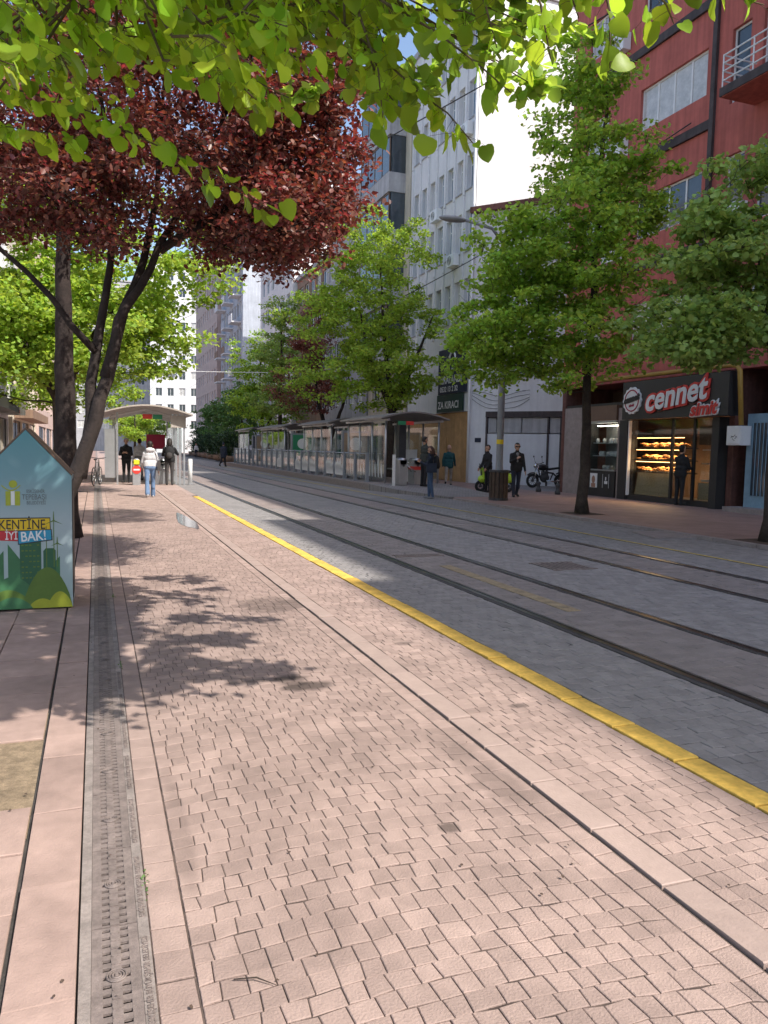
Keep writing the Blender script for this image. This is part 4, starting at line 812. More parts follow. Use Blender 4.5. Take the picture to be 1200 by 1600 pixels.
for sx_ in (-1, 1): MB().box((sx_*.33-.03, .05, 0), (sx_*.33+.03, .57, .02)).build('foot', 'frame_dark', kio)
def pr(poly, m, d, name='print'):
    if 'hill' not in name and abs(poly[0][1]-.021) > .001: poly = [(sq(x), z+(.05 if z > .9 else 0)) for x, z in poly]
    return MB().prism(poly, 0, .0006, T=XT(d)).build(name, m, kio)
pr([(-W_, .5), (-.31, .56), (-.31, .25), (-W_, .25)], 'k_green', .0012); pr([(-.26, .62), (-.26, .2), (-.12, .2), (-.12, .48), ], 'k_green', .0013)
pr([(-.12, .2), (.135, .2), (.135, .73), (-.12, .62)], 'k_green2', .0016, 'printed_tower'); pr([(.16, .2), (.31, .2), (.31, .555), (.28, .575), (.19, .575), (.16, .55)], 'k_green2', .0014); pr([(.3, .2), (.42-.06, .2), (.36, .5), (.3, .45)], 'k_green', .0013)
mb = MB()
for r_ in range(7):
    for c_ in range(5):
        if (r_+c_)%5 != 4: x, z = -.1+c_*.046, .3+r_*.05; mb.prism([(sq(x), z), (sq(x+.028), z), (sq(x+.028), z+.012), (sq(x), z+.012)], 0, .0005, T=XT(.0026))
mb.build('printed_windows', 'k_hill', kio)
hl = lambda x0, x1, zb, zt, n=14: [(x0, zb), (x1, zb)]+[(x1+(x0-x1)*i/n, zb+(zt-zb)*math.sin(math.pi*i/n)**.7) for i in range(1, n)]
pr(hl(-W_+.001, .12, .021, .32), 'k_green', .0030); pr(hl(-.05, W_-.001, .021, .4), 'k_hill', .0036); pr(hl(-W_+.001, .05, .021, .2), 'k_hill', .0042); pr(hl(.0, .24, .0215, .11), 'k_lime', .0048); pr(hl(.16, W_-.002, .0215, .17), 'k_lime', .0054); pr(hl(-.3, .04, .0215, .13), 'k_green', .005)
for (x, z, s_) in ((.29, .83, .085), (.2, .71, .07), (.36-.03, .62, .06)):
    x = sq(x)
    mb = MB().prism([(x-.004, .4), (x+.004, .4), (x+.003, z), (x-.003, z)], 0, .0005, T=XT(.0022))
    for a in (90, 205, 335): 
        c, s2 = math.cos(R(a)), math.sin(R(a)); mb.prism([(x-s2*.006, z+c*.006), (x+s2*.006, z-c*.006), (x+c*s_+s2*.002, z+s2*s_), (x+c*s_-s2*.002, z+s2*s_)], 0, .0005, T=XT(.0024+a*1e-6))
    mb.build('printed_turbine', 'k_hill', kio)
# logo and writing
pr([(-.275, 1.07-.15), (-.215, 1.07-.15), (-.215, 1.05), (-.275, 1.05)], 'k_logo', .0015, 'logo'); pr([(-.165, .92), (-.105, .92), (-.105, 1.05), (-.165, 1.05)], 'k_logo', .0015, 'logo')
pr([(-.212, .925), (-.168, .925), (-.168, 1.05), (-.212, 1.05)], 'print_white', .0014, 'logo'); pr([(-.215+.05*math.cos(q_)+.03, 1.115+.035*math.sin(q_)) for q_ in [2*math.pi*i/16 for i in range(16)]], 'k_logo', .0015, 'logo')
mb = MB()
for i in range(8): 
    t = i/8; x0, x1 = -.32+.22*t, -.32+.22*(t+.125); f_ = lambda x: 1.085-.035*math.sin((x+.32)/.22*math.pi)*1. + .25*(x+.21)**2*4
    mb.prism([(sq(x0), f_(x0)+.05), (sq(x1), f_(x1)+.05), (sq(x1), f_(x1)+.062), (sq(x0), f_(x0)+.062)], 0, .0005, T=XT(.002))
mb.build('logo', 'k_logo', kio)
kT = lambda x, z, rot=0, d=.002: XT(d) @ Matrix.Translation((sq(x), z+(.05 if z > .9 else 0), 0)) @ Matrix.Rotation(R(rot), 4, 'Z') @ Matrix.Diagonal((.72, 1, 1, 1))
text('ESKİŞEHİR', .043, 'print_grey', kio, kT(-.03, 1.035), extrude=.0004); text('TEPEBAŞI', .068, 'print_grey', kio, kT(-.085, .975), extrude=.0004); text('BELEDİYESİ', .043, 'print_grey', kio, kT(-.03, .93), extrude=.0004)
pr([(-.43+.06, .735), (.255, .735), (.25, .86), (-.37, .86)], 'k_black', .0012); pr([(-.37, .745), (.245, .745), (.24, .85), (-.37, .85)], 'k_yel', .002, 'slogan_panel'); pr([(-.37, .655), (-.12, .645), (-.12, .74), (-.37, .74)], 'k_red', .0022, 'slogan_panel')
pr([(-.14, .612), (.275, .648), (.265, .752), (-.14, .742)], 'k_black', .0024); pr([(-.13, .622), (.262, .656), (.254, .745), (-.13, .735)], 'k_blue', .003, 'slogan_panel')
text('KENTİNE', .125, 'k_black', kio, kT(-.365, .755, 0, .0035), extrude=.0004, bold=.001, sx=1.02); text('İYİ', .1, 'print_white', kio, kT(-.29, .662, 0, .0035), extrude=.0004, bold=.001); text('BAK!', .125, 'print_white', kio, kT(-.105, .642, 3.5, .0042), extrude=.0004, bold=.002, sx=1.12)

# ---------------------------------------------------------------- street furniture
def lamp(loc, label, basket=True, mpole='grey_paint'):
    r = empty('street_lamp', loc, 0, label, 'street lamp')
    MB().lathe([(.16, 0), (.16, .9), (.12, .95), (.105, 1.2), (.105, 4.2), (.085, 4.4), (.075, 7.7)], (0, 0, 0), 16).build('pole', mpole, r, True)
    MB().lathe([(.107, 1.72), (.109, 1.72), (.109, 1.86), (.107, 1.86)], (0, 0, 0), 16).build('sticker', 'yellow_sign', r)
    MB().tube([(0, 0, 7.6), (-.5, 0, 8.1), (-1.5, 0, 8.25)], [.06, .05, .04], 8).build('arm', mpole, r, True)
    MB().ell((-1.8, 0, 8.22), (.45, .16, .09), 12, 7).build('lantern', mpole, r, True)
    if basket:
        for i in range(14):
            a = 2*math.pi*i/14; T = Matrix.Rotation(a, 4, 'Z'); MB().box((.255, -.05, .04), (.285, .05, .88), T=T).build('slat', 'wood', r)
        MB().lathe([(.30, .86), (.31, .86), (.31, .93), (.25, .93)], (0, 0, 0), 20).build('rim', 'dark_metal', r); MB().lathe([(.25, .0), (.3, .0), (.3, .08), (.25, .08)], (0, 0, 0), 20).build('rim', 'dark_metal', r)
    return r
lamp((11.6, 20.9, KZ), 'grey lamp post with wooden slatted basket round its foot')
lamp((-.82, 25, 0), 'pale steel lamp post standing beside the walkway plum tree', False, 'steel')
def shelter(label, x0, x1, y0, y1, z0, roof='roof_brown', glassx=True, group=None):
    r = empty('tram_shelter', ((x0+x1)/2, y0, z0), 0, label, 'shelter', group); w = (x1-x0)/2; L_ = y1-y0
    n = 14; prof = [(-w-.3+(2*w+.6)*i/n, 2.44+.25*math.sin(math.pi*i/n)) for i in range(n+1)]
    mb = MB(); vs = [(x, -.35, z) for x, z in prof]+[(x, L_+.35, z) for x, z in prof]+[(x, -.35, z+.05) for x, z in prof]+[(x, L_+.35, z+.05) for x, z in prof]; k = n+1
    fs = []
    for i in range(n): fs += [(i, i+k, i+1+k, i+1), (i+2*k, i+1+2*k, i+1+3*k, i+3*k), (i, i+1, i+1+2*k, i+2*k), (i+k, i+3*k, i+1+3*k, i+1+k)]
    fs += [(0, 2*k, 3*k, k), (n, n+k, n+3*k, n+2*k)]; mb.add(vs, fs); mb.build('roof', roof, r)
    for s_ in (-1, 1):
        for j in range(int(L_/1.5)+1): MB().tube([(s_*w, j*L_/int(L_/1.5), 0), (s_*w, j*L_/int(L_/1.5), 2.45)], .045, 8).build('post', 'steel', r, True)
        MB().box((s_*w-.05, -.3, 2.36), (s_*w+.05, L_+.3, 2.44)).build('beam', 'steel', r)
    for j in range(int(L_/1.5)):
        p = L_/int(L_/1.5); MB().box((w-.01, j*p+.07, .12), (w+.01, (j+1)*p-.07, 2.2)).build('glass_panel', 'glass', r)
        if glassx: MB().box((-w-.01, j*p+.07, .12), (-w+.01, (j+1)*p-.07, 2.2)).build('glass_panel', 'glass', r)
    MB().box((w-.5, .3, .42), (w-.12, L_-.3, .47)).build('bench', 'steel', r)
    return r
sa = shelter('curved roof tram shelter at the platform ramp with turnstiles under its end', 10.3, 12.5, 27.4, 32.0, .25)
for (a, m_) in ((-.75, 'green_sign'), (-.42, 'red_sign')): MB().box((a, -.38, 2.22), (a+.3, -.33, 2.36)).build('exit_sign', m_, sa)
def fancy_glass(r, x, y0, y1, z0, z1):   # white printed leaf shapes on the side glass
    mb = MB()
    for i in range(12):
        y = y0+(y1-y0)*(i+.5)/12; h = random.uniform(.5, .95)*(z1-z0); mb.prism([(y-.07, 0), (y+.03, 0), (y+.11, h*.6), (y+.03, h), (y-.05, h*.5)], 0, .002, T=Matrix.Translation((x, 0, z0)) @ Matrix(((0, 0, 1, 0), (1, 0, 0, 0), (0, 1, 0, 0), (0, 0, 0, 1))))
    mb.build('white_print', 'print_white', r)
fancy_glass(sa, -1.115, .2, 4.4, .2, 1.2)
mb = MB().box((-.36, .5, .0), (-.06, .8, 2.4)); mb.build('info_column', 'dark_metal', sa)
MB().box((.1, 1.4, 0), (.8, 2.0, 1.3)).build('ticket_cabinet', 'steel_white', sa)
shelter('brown arched shelter second along the platform with long bench', 10.5, 12.3, 35.3, 40.4, .25, group=None)
shelter('third platform shelter in the middle of the glass railing', 10.5, 12.3, 45.0, 51.6, .25)
sd = shelter('last platform shelter next to the poster boards', 10.5, 12.3, 56.5, 60.5, .25)
for i, (y, m_) in enumerate(((55.5, 'navy'), (54.3, 'c_tan'), (43.6, 'green_sign'), (33.8, 'c_tan'))):
    ad = empty('poster_board', (11.2, y, .25), 0, ['navy poster board by the last platform shelter', 'tan poster board between the third and last shelters', 'green lit poster board before the third shelter', 'tan poster board between the first two shelters'][i], 'poster board')
    MB().box((-.65, -.09, .25), (.65, .09, 2.1)).box((-.1, -.06, 0), (.1, .06, .25)).build('case', 'grey_paint', ad); MB().box((-.56, -.1, .38), (.56, -.093, 2.0)).build('poster', m_, ad)
    MB().ell((.0, -.102, 1.5), (.3, .003, .3), 14, 8).build('poster_print', 'print_white', ad); MB().box((-.35, -.106, .6), (.35, -.101, .8)).build('poster_caption', 'print_white', ad)
# railing on the platform edge
rail = empty('platform_railing', (9.85, 0, .25), 0, 'glass and steel railing along the platform edge with white printed panels', 'railing')
ys = [28.2+i*1.45 for i in range(22)]
for i, y in enumerate(ys):
    MB().box((-.06, y-.06, 0), (.06, y+.06, 1.15)).box((-.09, y-.09, 0), (.09, y+.09, .05)).build('post', 'grey_paint', rail)
    if i+1 < len(ys):
        g_ = MB().box((-.008, y+.1, .15), (.008, y+1.35, 1.02)).build('glass_panel', 'glass', rail)
        if i in (2, 3, 5, 6, 7, 10): fancy_glass(g_, -.012, y+.12, y+1.33, .15, 1.0)
        MB().tube([(0, y+.06, 1.1), (0, y+1.39, 1.1)], .022, 6).build('handrail', 'steel', rail)
def turnstile(loc, label, group=None, sign=False, rz=0):
    r = empty('turnstile', loc, rz, label, 'turnstile', group)
    MB().box((-.14, -.3, 0), (.14, .3, .92)).build('cabinet', 'steel', r); MB().tube([(0, -.3, .86), (0, .3, .86)], .139, 14).build('rounded_top', 'steel', r, True)
    for a in (0, 120, 240): MB().tube([(.14, 0, .8), (.14+.42*math.cos(R(20)), .25*math.sin(R(a)), .8+.25*math.cos(R(a))-.2)], .018, 6).build('arm', 'chrome', r, True)
    MB().lathe([(.045, 0), (.05, .01)], (0, 0, 0), 12).build('reader', 'dark_metal', r).matrix_local = Matrix.Translation((0, -.301, .72)) @ Matrix.Rotation(R(90), 4, 'X')
    if sign:
        d = MB().lathe([(.16, 0), (.16, .015)], (0, 0, 0), 24).build('no_entry_disc', 'red_sign', r); d.matrix_local = Matrix.Translation((0, -.305, .58)) @ Matrix.Rotation(R(90), 4, 'X')
        MB().box((-.11, -.028, .0155), (.11, .028, .018)).build('white_bar', 'print_white', d)
        MB().box((-.1, -.31, .78), (.1, -.302, .95)).build('yellow_notice', 'yellow_sign', r)
    return r
turnstile((10.65, 26.7, .235), 'steel turnstile at the glass end of the platform shelter')
t2 = turnstile((11.35, 27.0, .235), 'turnstile with red band beside the man in the dark jacket'); MB().box((-.145, -.305, .55), (.145, .305, .68)).build('red_band', 'red_sign', t2)
tp = MB().box((0, 0, 0), (.09, .09, 1.15)); tp = tp.build('white_bollard', 'steel_white'); tp.location = (10.2, 26.3, .2); tag(tp, 'square white post at the corner of the platform shelter', 'post')
# walkway shelter on the left
ls = empty('walkway_shelter', (1.85, 30.8, 0), 0, 'arched beige tram shelter over the walkway with turnstiles in its mouth', 'shelter')
n = 16; L_ = 7.5; prof = [(-1.65+3.3*i/n, 2.66+.32*math.sin(math.pi*i/n)) for i in range(n+1)]; k = n+1
mb = MB(); vs = [(x, -.4, z) for x, z in prof]+[(x, L_, z) for x, z in prof]+[(x, -.4, z+.055) for x, z in prof]+[(x, L_, z+.055) for x, z in prof]; fs = []
for i in range(n): fs += [(i, i+k, i+1+k, i+1), (i+2*k, i+1+2*k, i+1+3*k, i+3*k), (i, i+1, i+1+2*k, i+2*k), (i+k, i+3*k, i+1+3*k, i+1+k)]
fs += [(0, 2*k, 3*k, k), (n, n+k, n+3*k, n+2*k)]; mb.add(vs, fs).build('roof', 'roof_beige', ls)
for (x, y) in ((-1.1, 0), (.92, 0), (1.06, .05), (1.2, 0), (1.36, 0), (-1.1, 3.5), (1.3, 3.5), (-1.1, 7), (1.3, 7)): MB().box((x-.032, y-.032, 0), (x+.032, y+.032, 2.72)).build('post', 'steel', ls)
MB().box((.86, -.06, 2.2), (1.42, .1, 2.66)).build('post_head', 'roof_beige', ls)
MB().box((-1.55, .05, .25), (-1.14, .12, 2.1)).build('side_panel', 'steel', ls)
for y in (.2, 3.6): MB().box((-1.11, y, .2), (-1.09, y+3.2, 2.3)).build('glass_panel', 'glass', ls); MB().box((1.29, y+.1, .2), (1.31, y+3.2, 2.3)).build('glass_panel', 'glass', ls)
for y in (1.2, 2.6, 4.2, 5.6): MB().tube([(-1.3, y, 2.6), (0, y, 2.92), (1.3, y, 2.6)], .04, 6).build('roof_rib', 'steel_white', ls)
for (a, m_) in ((-.18, 'red_sign'), (.2, 'green_sign')): MB().box((a, -.05, 2.5), (a+.34, .0, 2.68)).build('exit_sign', m_, ls)
bdm = MB().box((.1, 2.5, 1.35), (.85, 2.56, 1.95)).build('notice_board', 'maroon', ls); MB().tube([(.47, 2.53, 0), (.47, 2.53, 1.35)], .03, 6).build('board_post', 'steel', ls)
turnstile((1.42, 30.6, 0), 'turnstile with red no entry disc in the walkway shelter', sign=True)
turnstile((2.12, 31.1, 0), 'plain steel turnstile between the two people at the walkway shelter'); turnstile((2.45, 31.6, 0), 'steel turnstile next to the post cluster of the walkway shelter')
wp = empty('white_bollard', (3.45, 30.9, 0), 0, 'round white post by the track next to the walkway shelter', 'post'); MB().lathe([(.085, 0), (.085, .98), (.06, 1.0)], (0, 0, 0), 16).build('post', 'steel_white', wp, True); MB().lathe([(.13, 0), (.13, .02)], (0, 0, 0), 16).build('foot_plate', 'steel', wp)
for i, (x, y) in enumerate(((15.7, 25.2), (15.5, 23.6))):
    b_ = MB().lathe([(.1, 0), (.1, .12), (.07, .15), (.06, .26), (.09, .3), (.08, .36), (.02, .4)], (0, 0, 0), 12).build('low_bollard', 'dark_metal', smooth=True); b_.location = (x, y, KZ); tag(b_, ['squat iron bollard close to the motorcycle front wheel', 'squat iron bollard by the edge of the bakery corner'][i], 'bollard')
# wires
def wire(name, label, a, b, sag, r=.012, m='frame_dark'):
    a, b = Vector(a), Vector(b); tag(MB().tube([a.lerp(b, t/16)-Vector((0, 0, sag*4*(t/16)*(1-t/16))) for t in range(17)], r, 5).build(name, m), label, 'wire')
wire('overhead_cable', 'black cable climbing past the white offices to the red building', (16.4, 14.9, 15.1), (-4.3, 58, 9.6), .5, .022)
wire('overhead_cable', 'thin black cable running from the red wall into the tree', (16.5, 18.9, 11.3), (13.4, 33.5, 8.6), .2, .02)
wire('span_wire', 'pale span wire stretched across the tracks by the far trees', (-4.3, 64, 7.2), (16.2, 58, 7.3), .12, .022, 'steel_white')
wire('tram_contact_wire', 'tram contact wire over the near track', (4.4, 34, 6.2), (4.4, 140, 6.2), .0, .008)
wire('tram_contact_wire', 'tram contact wire over the track by the platform', (7.2, 60, 6.2), (7.2, 140, 6.2), .0, .008)
# twig and debris on the setts
for i, (x, y, a, l) in enumerate(((.36, 2.12, -28, .13),)):
    t_ = MB().tube([(0, 0, .006), (l*.5, .01, .012), (l, -.004, .006)], [.002, .0025, .001], 5).build('dry_twig', 'bark'); t_.location = (x, y, 0); t_.rotation_euler.z = R(a); tag(t_, ['longer dry twig lying on the setts near the drain', 'short dry twig lying beside the longer one'][i], 'twig')
rng = np.random.default_rng(77); pos = np.stack([rng.normal(.15, .006, 70), rng.choice([2.75, 5.6, 8.2], 70)+rng.normal(0, .05, 70), np.full(70, .0)], 1); fr = leaf_frames(70, .010, rng, -.5, .6); tag(pieces(LEAF[0], LEAF[1], fr, pos, 'joint_weeds', 'leaf_dark'), 'small green weeds growing along the drain edge', 'weeds', kind='stuff')
rng = np.random.default_rng(78); N = 260; pos = np.stack([rng.uniform(-.5, 3, N), rng.uniform(2, 14, N), np.full(N, .008)], 1); fr = leaf_frames(N, .012, rng, 0, .1); tag(pieces(LEAF[0], LEAF[1], fr, pos, 'leaf_litter', 'earth'), 'tiny dry leaf scraps scattered over the paving', 'litter', kind='stuff')

# ---------------------------------------------------------------- vehicles
def wheel(r, loc, R_, tw, m_rim='dark_metal', spokes=10):
    w = empty('wheel', loc); w.parent = r
    MB().torus((0, 0, 0), R_-tw, tw, 'y', 28, 8).build('tyre', 'tyre', w, True); mb = MB().torus((0, 0, 0), R_-2*tw, tw*.45, 'y', 24, 6)
    for i in range(spokes): a = 2*math.pi*i/spokes; mb.tube([(0, 0, 0), ((R_-2*tw)*math.cos(a), 0, (R_-2*tw)*math.sin(a))], .009 if spokes < 12 else .003, 4)
    mb.tube([(0, -.05, 0), (0, .05, 0)], .05 if spokes < 12 else .02, 10); mb.build('rim', m_rim, w, True)
mo = empty('motorcycle', (17.85, 28.05, KZ), R(-3), 'black motorcycle parked side on in front of the white alley panel', 'motorcycle')   # front points to -x
wheel(mo, (-.66, 0, .3), .3, .05); wheel(mo, (.66, 0, .3), .3, .058)
MB().tube([(-.66, .07, .3), (-.42, .07, .95)], .025, 8).tube([(-.66, -.07, .3), (-.42, -.07, .95)], .025, 8).build('fork', 'chrome', mo, True)
MB().tube([(-.36, -.36, 1.08), (-.42, -.2, 1.02), (-.4, 0, 1.0), (-.42, .2, 1.02), (-.36, .36, 1.08)], .016, 6).build('handlebar', 'dark_metal', mo, True)
for s_ in (-1, 1): MB().tube([(-.4, s_*.3, 1.06), (-.44, s_*.34, 1.28)], .008, 5).ell((-.45, s_*.35, 1.31), (.02, .06, .04)).build('mirror', 'dark_metal', mo, True)
MB().ell((-.52, 0, .92), (.11, .09, .11)).build('headlight', 'chrome', mo, True)
MB().ell((-.2, 0, .86), (.27, .14, .14), 14, 9).build('tank', 'bike_black', mo, True)
mb = MB(); mb.add([(.02, -.12, .82), (.75, -.09, .9), (.75, .09, .9), (.02, .12, .82), (.05, -.13, .74), (.8, -.08, .84), (.8, .08, .84), (.05, .13, .74)], [(0, 1, 2, 3), (4, 7, 6, 5), (0, 4, 5, 1), (1, 5, 6, 2), (2, 6, 7, 3), (3, 7, 4, 0)]); mb.build('seat', 'tyre', mo)
MB().tube([(.7, 0, .88), (.95, 0, .93)], [.06, .03], 8).build('tail', 'bike_black', mo, True)
MB().ell((-.1, 0, .42), (.22, .15, .2), 12, 8).box((-.22, -.1, .5), (.02, .1, .7)).build('engine', 'dark_metal', mo, True)
MB().tube([(-.4, 0, .92), (-.1, 0, .66), (.3, 0, .62), (.66, 0, .3)], .035, 8).tube([(-.42, 0, .85), (-.3, 0, .4), (.15, 0, .28), (.3, 0, .62)], .03, 8).build('frame', 'bike_black', mo, True)
MB().tube([(-.1, -.16, .3), (.3, -.17, .27), (.9, -.19, .42)], [.025, .035, .05], 8).build('exhaust', 'chrome', mo, True)
mb = MB().torus((-.66, 0, .3), .33, .03, 'y', 12, 5, a0=.4, a1=2.4); mb.torus((.66, 0, .3), .35, .03, 'y', 12, 5, a0=.3, a1=2.2); mb.build('fender', 'bike_black', mo, True)
sc2 = empty('scooter', (13.7, 25.0, KZ), R(-6), 'lime green scooter half hidden behind the lamp post basket', 'scooter')
wheel(sc2, (-.55, 0, .22), .22, .05, spokes=6); wheel(sc2, (.55, 0, .22), .22, .05, spokes=6)
MB().ell((.42, 0, .52), (.42, .16, .2), 14, 9).build('rear_body', 'lime_plastic', sc2, True); MB().ell((-.5, 0, .48), (.16, .13, .14), 12, 8).build('front_fender', 'lime_plastic', sc2, True)
MB().box((-.35, -.15, .24), (.25, .15, .32)).build('floorboard', 'dark_metal', sc2); mb = MB(); mb.add([(-.42, -.18, .3), (-.42, .18, .3), (-.55, .16, .9), (-.55, -.16, .9), (-.36, -.18, .3), (-.36, .18, .3), (-.49, .16, .9), (-.49, -.16, .9)], [(0, 3, 2, 1), (4, 5, 6, 7), (0, 1, 5, 4), (1, 2, 6, 5), (2, 3, 7, 6), (3, 0, 4, 7)]); mb.build('leg_shield', 'lime_plastic', sc2)
MB().tube([(-.5, -.3, 1.02), (-.54, 0, .96), (-.5, .3, 1.02)], .02, 6).tube([(-.55, 0, .22), (-.5, 0, .98)], .03, 8).build('handlebar', 'dark_metal', sc2, True); MB().ell((.35, 0, .76), (.36, .13, .07), 12, 6).build('seat', 'tyre', sc2, True); MB().ell((-.57, 0, .92), (.06, .1, .08), 10, 6).build('headlight', 'chrome', sc2, True)
bi = empty('bicycle', (.02, 30.0, 0), R(78), 'dark bicycle leaning by the panel of the walkway shelter', 'bicycle')
wheel(bi, (-.52, 0, .34), .34, .018, 'chrome', 20); wheel(bi, (.52, 0, .34), .34, .018, 'chrome', 20)
MB().tube([(-.52, 0, .34), (-.05, 0, .3), (.35, 0, .85), (-.2, 0, .82), (-.05, 0, .3)], .016, 6).tube([(-.52, 0, .34), (-.2, 0, .82), (-.22, 0, .92)], .013, 6).tube([(.52, 0, .34), (.33, 0, .95)], .016, 6).build('frame', 'c_darkgrey', bi, True)
MB().ell((-.24, 0, .95), (.13, .06, .03)).build('saddle', 'tyre', bi, True); MB().tube([(.3, -.27, 1.02), (.36, 0, .98), (.3, .27, 1.02)], .012, 6).build('handlebar', 'dark_metal', bi, True)
MB().tube([(-.05, -.1, .15), (-.05, .0, .3), (-.05, .1, .45)], .012, 5).box((-.1, -.16, .13), (0, -.08, .16)).box((-.1, .08, .44), (0, .16, .47)).build('pedal', 'dark_metal', bi)

# ---------------------------------------------------------------- people
def person(label, loc, face, H=1.72, top='c_black', bottom='c_jeans_d', shoe='tyre', hair='hair', skin='skin', stride=0., armL=(5, 12, 8), armR=(5, 12, 8), hem=.0, headp=0., heady=0., wide=1., hood=None, longhair=False, bag=None, pack=None, glasses=False, cap=None, vox=.013, female=False, shirt=None):
    s = H/1.72; caps = []
    def cap_(a, b, ra, rb, m): caps.append((Vector(a)*s, Vector(b)*s, ra*s, rb*s, m))
    W = (.145 if female else .165)*(.6+.4*wide); hip = .088
    lower = {}
    for sd in (-1, 1):
        ph = stride*(1 if sd > 0 else -1); hx = Vector((sd*hip, 0, .9)); th = R(24*ph); kn = hx+Vector((sd*.005, math.sin(th)*.43, -math.cos(th)*.43)); bend = R(max(0, -ph)*34+4)
        an = kn+Vector((0, math.sin(th-bend)*.41, -math.cos(th-bend)*.41)); lower[sd] = an
        cap_(hx, kn, .088*wide, .062, bottom); cap_(kn, an, .062, .05 if bottom != 'c_jeans' else .075, bottom); cap_(kn+Vector((0, .0, -.05)), kn+Vector((0, -.012, -.18)), .058, .06, bottom)
        fp = R(-40*max(0, -ph)); tip = an+Vector((sd*.02, math.cos(fp)*.16, math.sin(fp)*.16-.035)); cap_(an+Vector((0, -.03, -.035)), tip, .042, .036, shoe)
    drop = min(v.z for v in lower.values())-.075
    lean = .02
    cap_((-.07, 0, .93), (.07, 0, .93), .115*wide, .115*wide, bottom if hem < .05 else top); cap_((-.07*wide, 0, 1.05), (.07*wide, 0, 1.05), .105*wide, .105*wide, top); cap_((-.07*wide, lean, 1.22), (.07*wide, lean, 1.22), .105*wide, .105*wide, top)
    cap_((-W+.03, lean, 1.345), (0, lean, 1.40), .06, .075, top); cap_((W-.03, lean, 1.345), (0, lean, 1.40), .06, .075, top); cap_((-.06, lean, 1.3), (.06, lean, 1.3), .115, .115, top); cap_((0, lean, 1.40), (0, lean+.01, 1.47), .085, .06, top)
    if hem: cap_((-.07*wide, 0, 1.0-hem*.5), (.07*wide, 0, 1.0-hem*.5), .112*wide, .112*wide, top); cap_((-.072*wide, 0, 1.0-hem), (.072*wide, 0, 1.0-hem), .11*wide, .11*wide, top)
    if shirt: cap_((0, .1, 1.15), (0, .1, 1.38), .032, .045, shirt)
    hc = Vector((0, lean+.02+math.sin(R(-headp))*.1*-1, 1.6)); hc.y += .0
    HR = Matrix.Rotation(R(heady), 3, 'Z') @ Matrix.Rotation(R(headp), 3, 'X'); hp = lambda v: hc+HR @ Vector(v)
    cap_((0, lean, 1.44), hp((0, -.01, -.06)), .055, .055, skin)
    hm = cap or hair
    cap_(hp((0, -.012, .03)), hp((0, -.005, .04)), .09, .09, hm if False else skin); cap_(hp((0, .03, -.055)), hp((0, .05, -.065)), .055, .045, skin)
    cap_(hp((0, -.03, .045)), hp((0, -.035, .0)), .092, .082, hm); cap_(hp((0, .004, .068)), hp((0, -.03, .065)), .074, .08, hm)
    cap_(hp((0, .085, .005)), hp((0, .103, -.02)), .010, .015, skin); cap_(hp((0, .078, -.058)), hp((0, .08, -.058)), .016, .016, 'skin_d')
    for sd in (-1, 1):
        cap_(hp((sd*.083, -.005, .01)), hp((sd*.085, -.01, -.025)), .016, .013, skin); cap_(hp((sd*.034, .078, .014)), hp((sd*.034, .079, .014)), .012, .012, 'hair' if not glasses else 'tyre')
        if hair == 'none': pass
    for sd, (sw, el, ab) in ((-1, armL), (1, armR)):
        sh = Vector((sd*(W+.005), lean, 1.345)); A = Matrix.Rotation(R(sw), 3, 'X') @ Matrix.Rotation(R(-sd*ab), 3, 'Y'); up_ = A @ Vector((0, 0, -1)); elb = sh+up_*.285
        B = A @ Matrix.Rotation(R(el), 3, 'X') @ Matrix.Rotation(R(sd*el*.35), 3, 'Y'); fd = B @ Vector((0, 0, -1)); wr = elb+fd*.255
        cap_(sh, elb, .056*wide, .046*wide, top); cap_(elb, wr, .046*wide, .034, top); side = (B @ Vector((0, 1, 0)))
        pm0 = wr+fd*.02; pm1 = wr+fd*.085; nb = B @ Vector((-sd, 0, 0))
        cap_(wr, pm0, .028, .028, skin); cap_(pm0+side*.018, pm1+side*.026, .02, .015, skin); cap_(pm0-side*.014, pm1-side*.024, .02, .015, skin)
        for k, ln in enumerate((.062, .072, .066, .05)):
            a = pm1+side*(.03-.02*k); m_ = a+fd*ln*.55; e_ = m_+fd*ln*.4+nb*.022; cap_(a, m_, .0095, .0088, skin); cap_(m_, e_, .0088, .007, skin)
        th0 = pm0+side*.03; cap_(th0, th0+side*.032+fd*.035, .012, .0105, skin); cap_(th0+side*.032+fd*.035, th0+side*.036+fd*.065+nb*.01, .0105, .008, skin)
    if hood: cap_((-.07, -.06, 1.46), (.07, -.06, 1.46), .065, .065, hood)
    mb = MB()
    for a, b, ra, rb, m_ in caps:
        d = (b-a); L_ = d.length; t = d/L_ if L_ > 1e-5 else Vector((0, 0, 1)); P = [a-t*ra*.98, a-t*ra*.8, a-t*ra*.45, a, b, b+t*rb*.45, b+t*rb*.8, b+t*rb*.98]; mb.tube(P, [ra*.2, ra*.6, ra*.89, ra, rb, rb*.89, rb*.6, rb*.2], 12)
    me = mb.mesh('body_raw', 'skin'); o = bpy.data.objects.new('raw', me); COL.objects.link(o); md = o.modifiers.new('r', 'REMESH'); md.mode = 'VOXEL'; md.voxel_size = vox; md.use_smooth_shade = True
    sm = o.modifiers.new('s', 'SMOOTH'); sm.factor = .5; sm.iterations = 2
    body = bpy.data.meshes.new_from_object(o.evaluated_get(bpy.context.evaluated_depsgraph_get())); bpy.data.objects.remove(o)
    body.name = 'body'; names = []
    for c in caps:
        if c[4] not in names: names.append(c[4])
    body.materials.clear()
    for nme in names: body.materials.append(M[nme])
    np_ = len(body.polygons); ctr = np.zeros(np_*3); body.polygons.foreach_get('center', ctr); ctr = ctr.reshape(-1, 3); best = np.full(np_, 1e9); idx = np.zeros(np_, int)
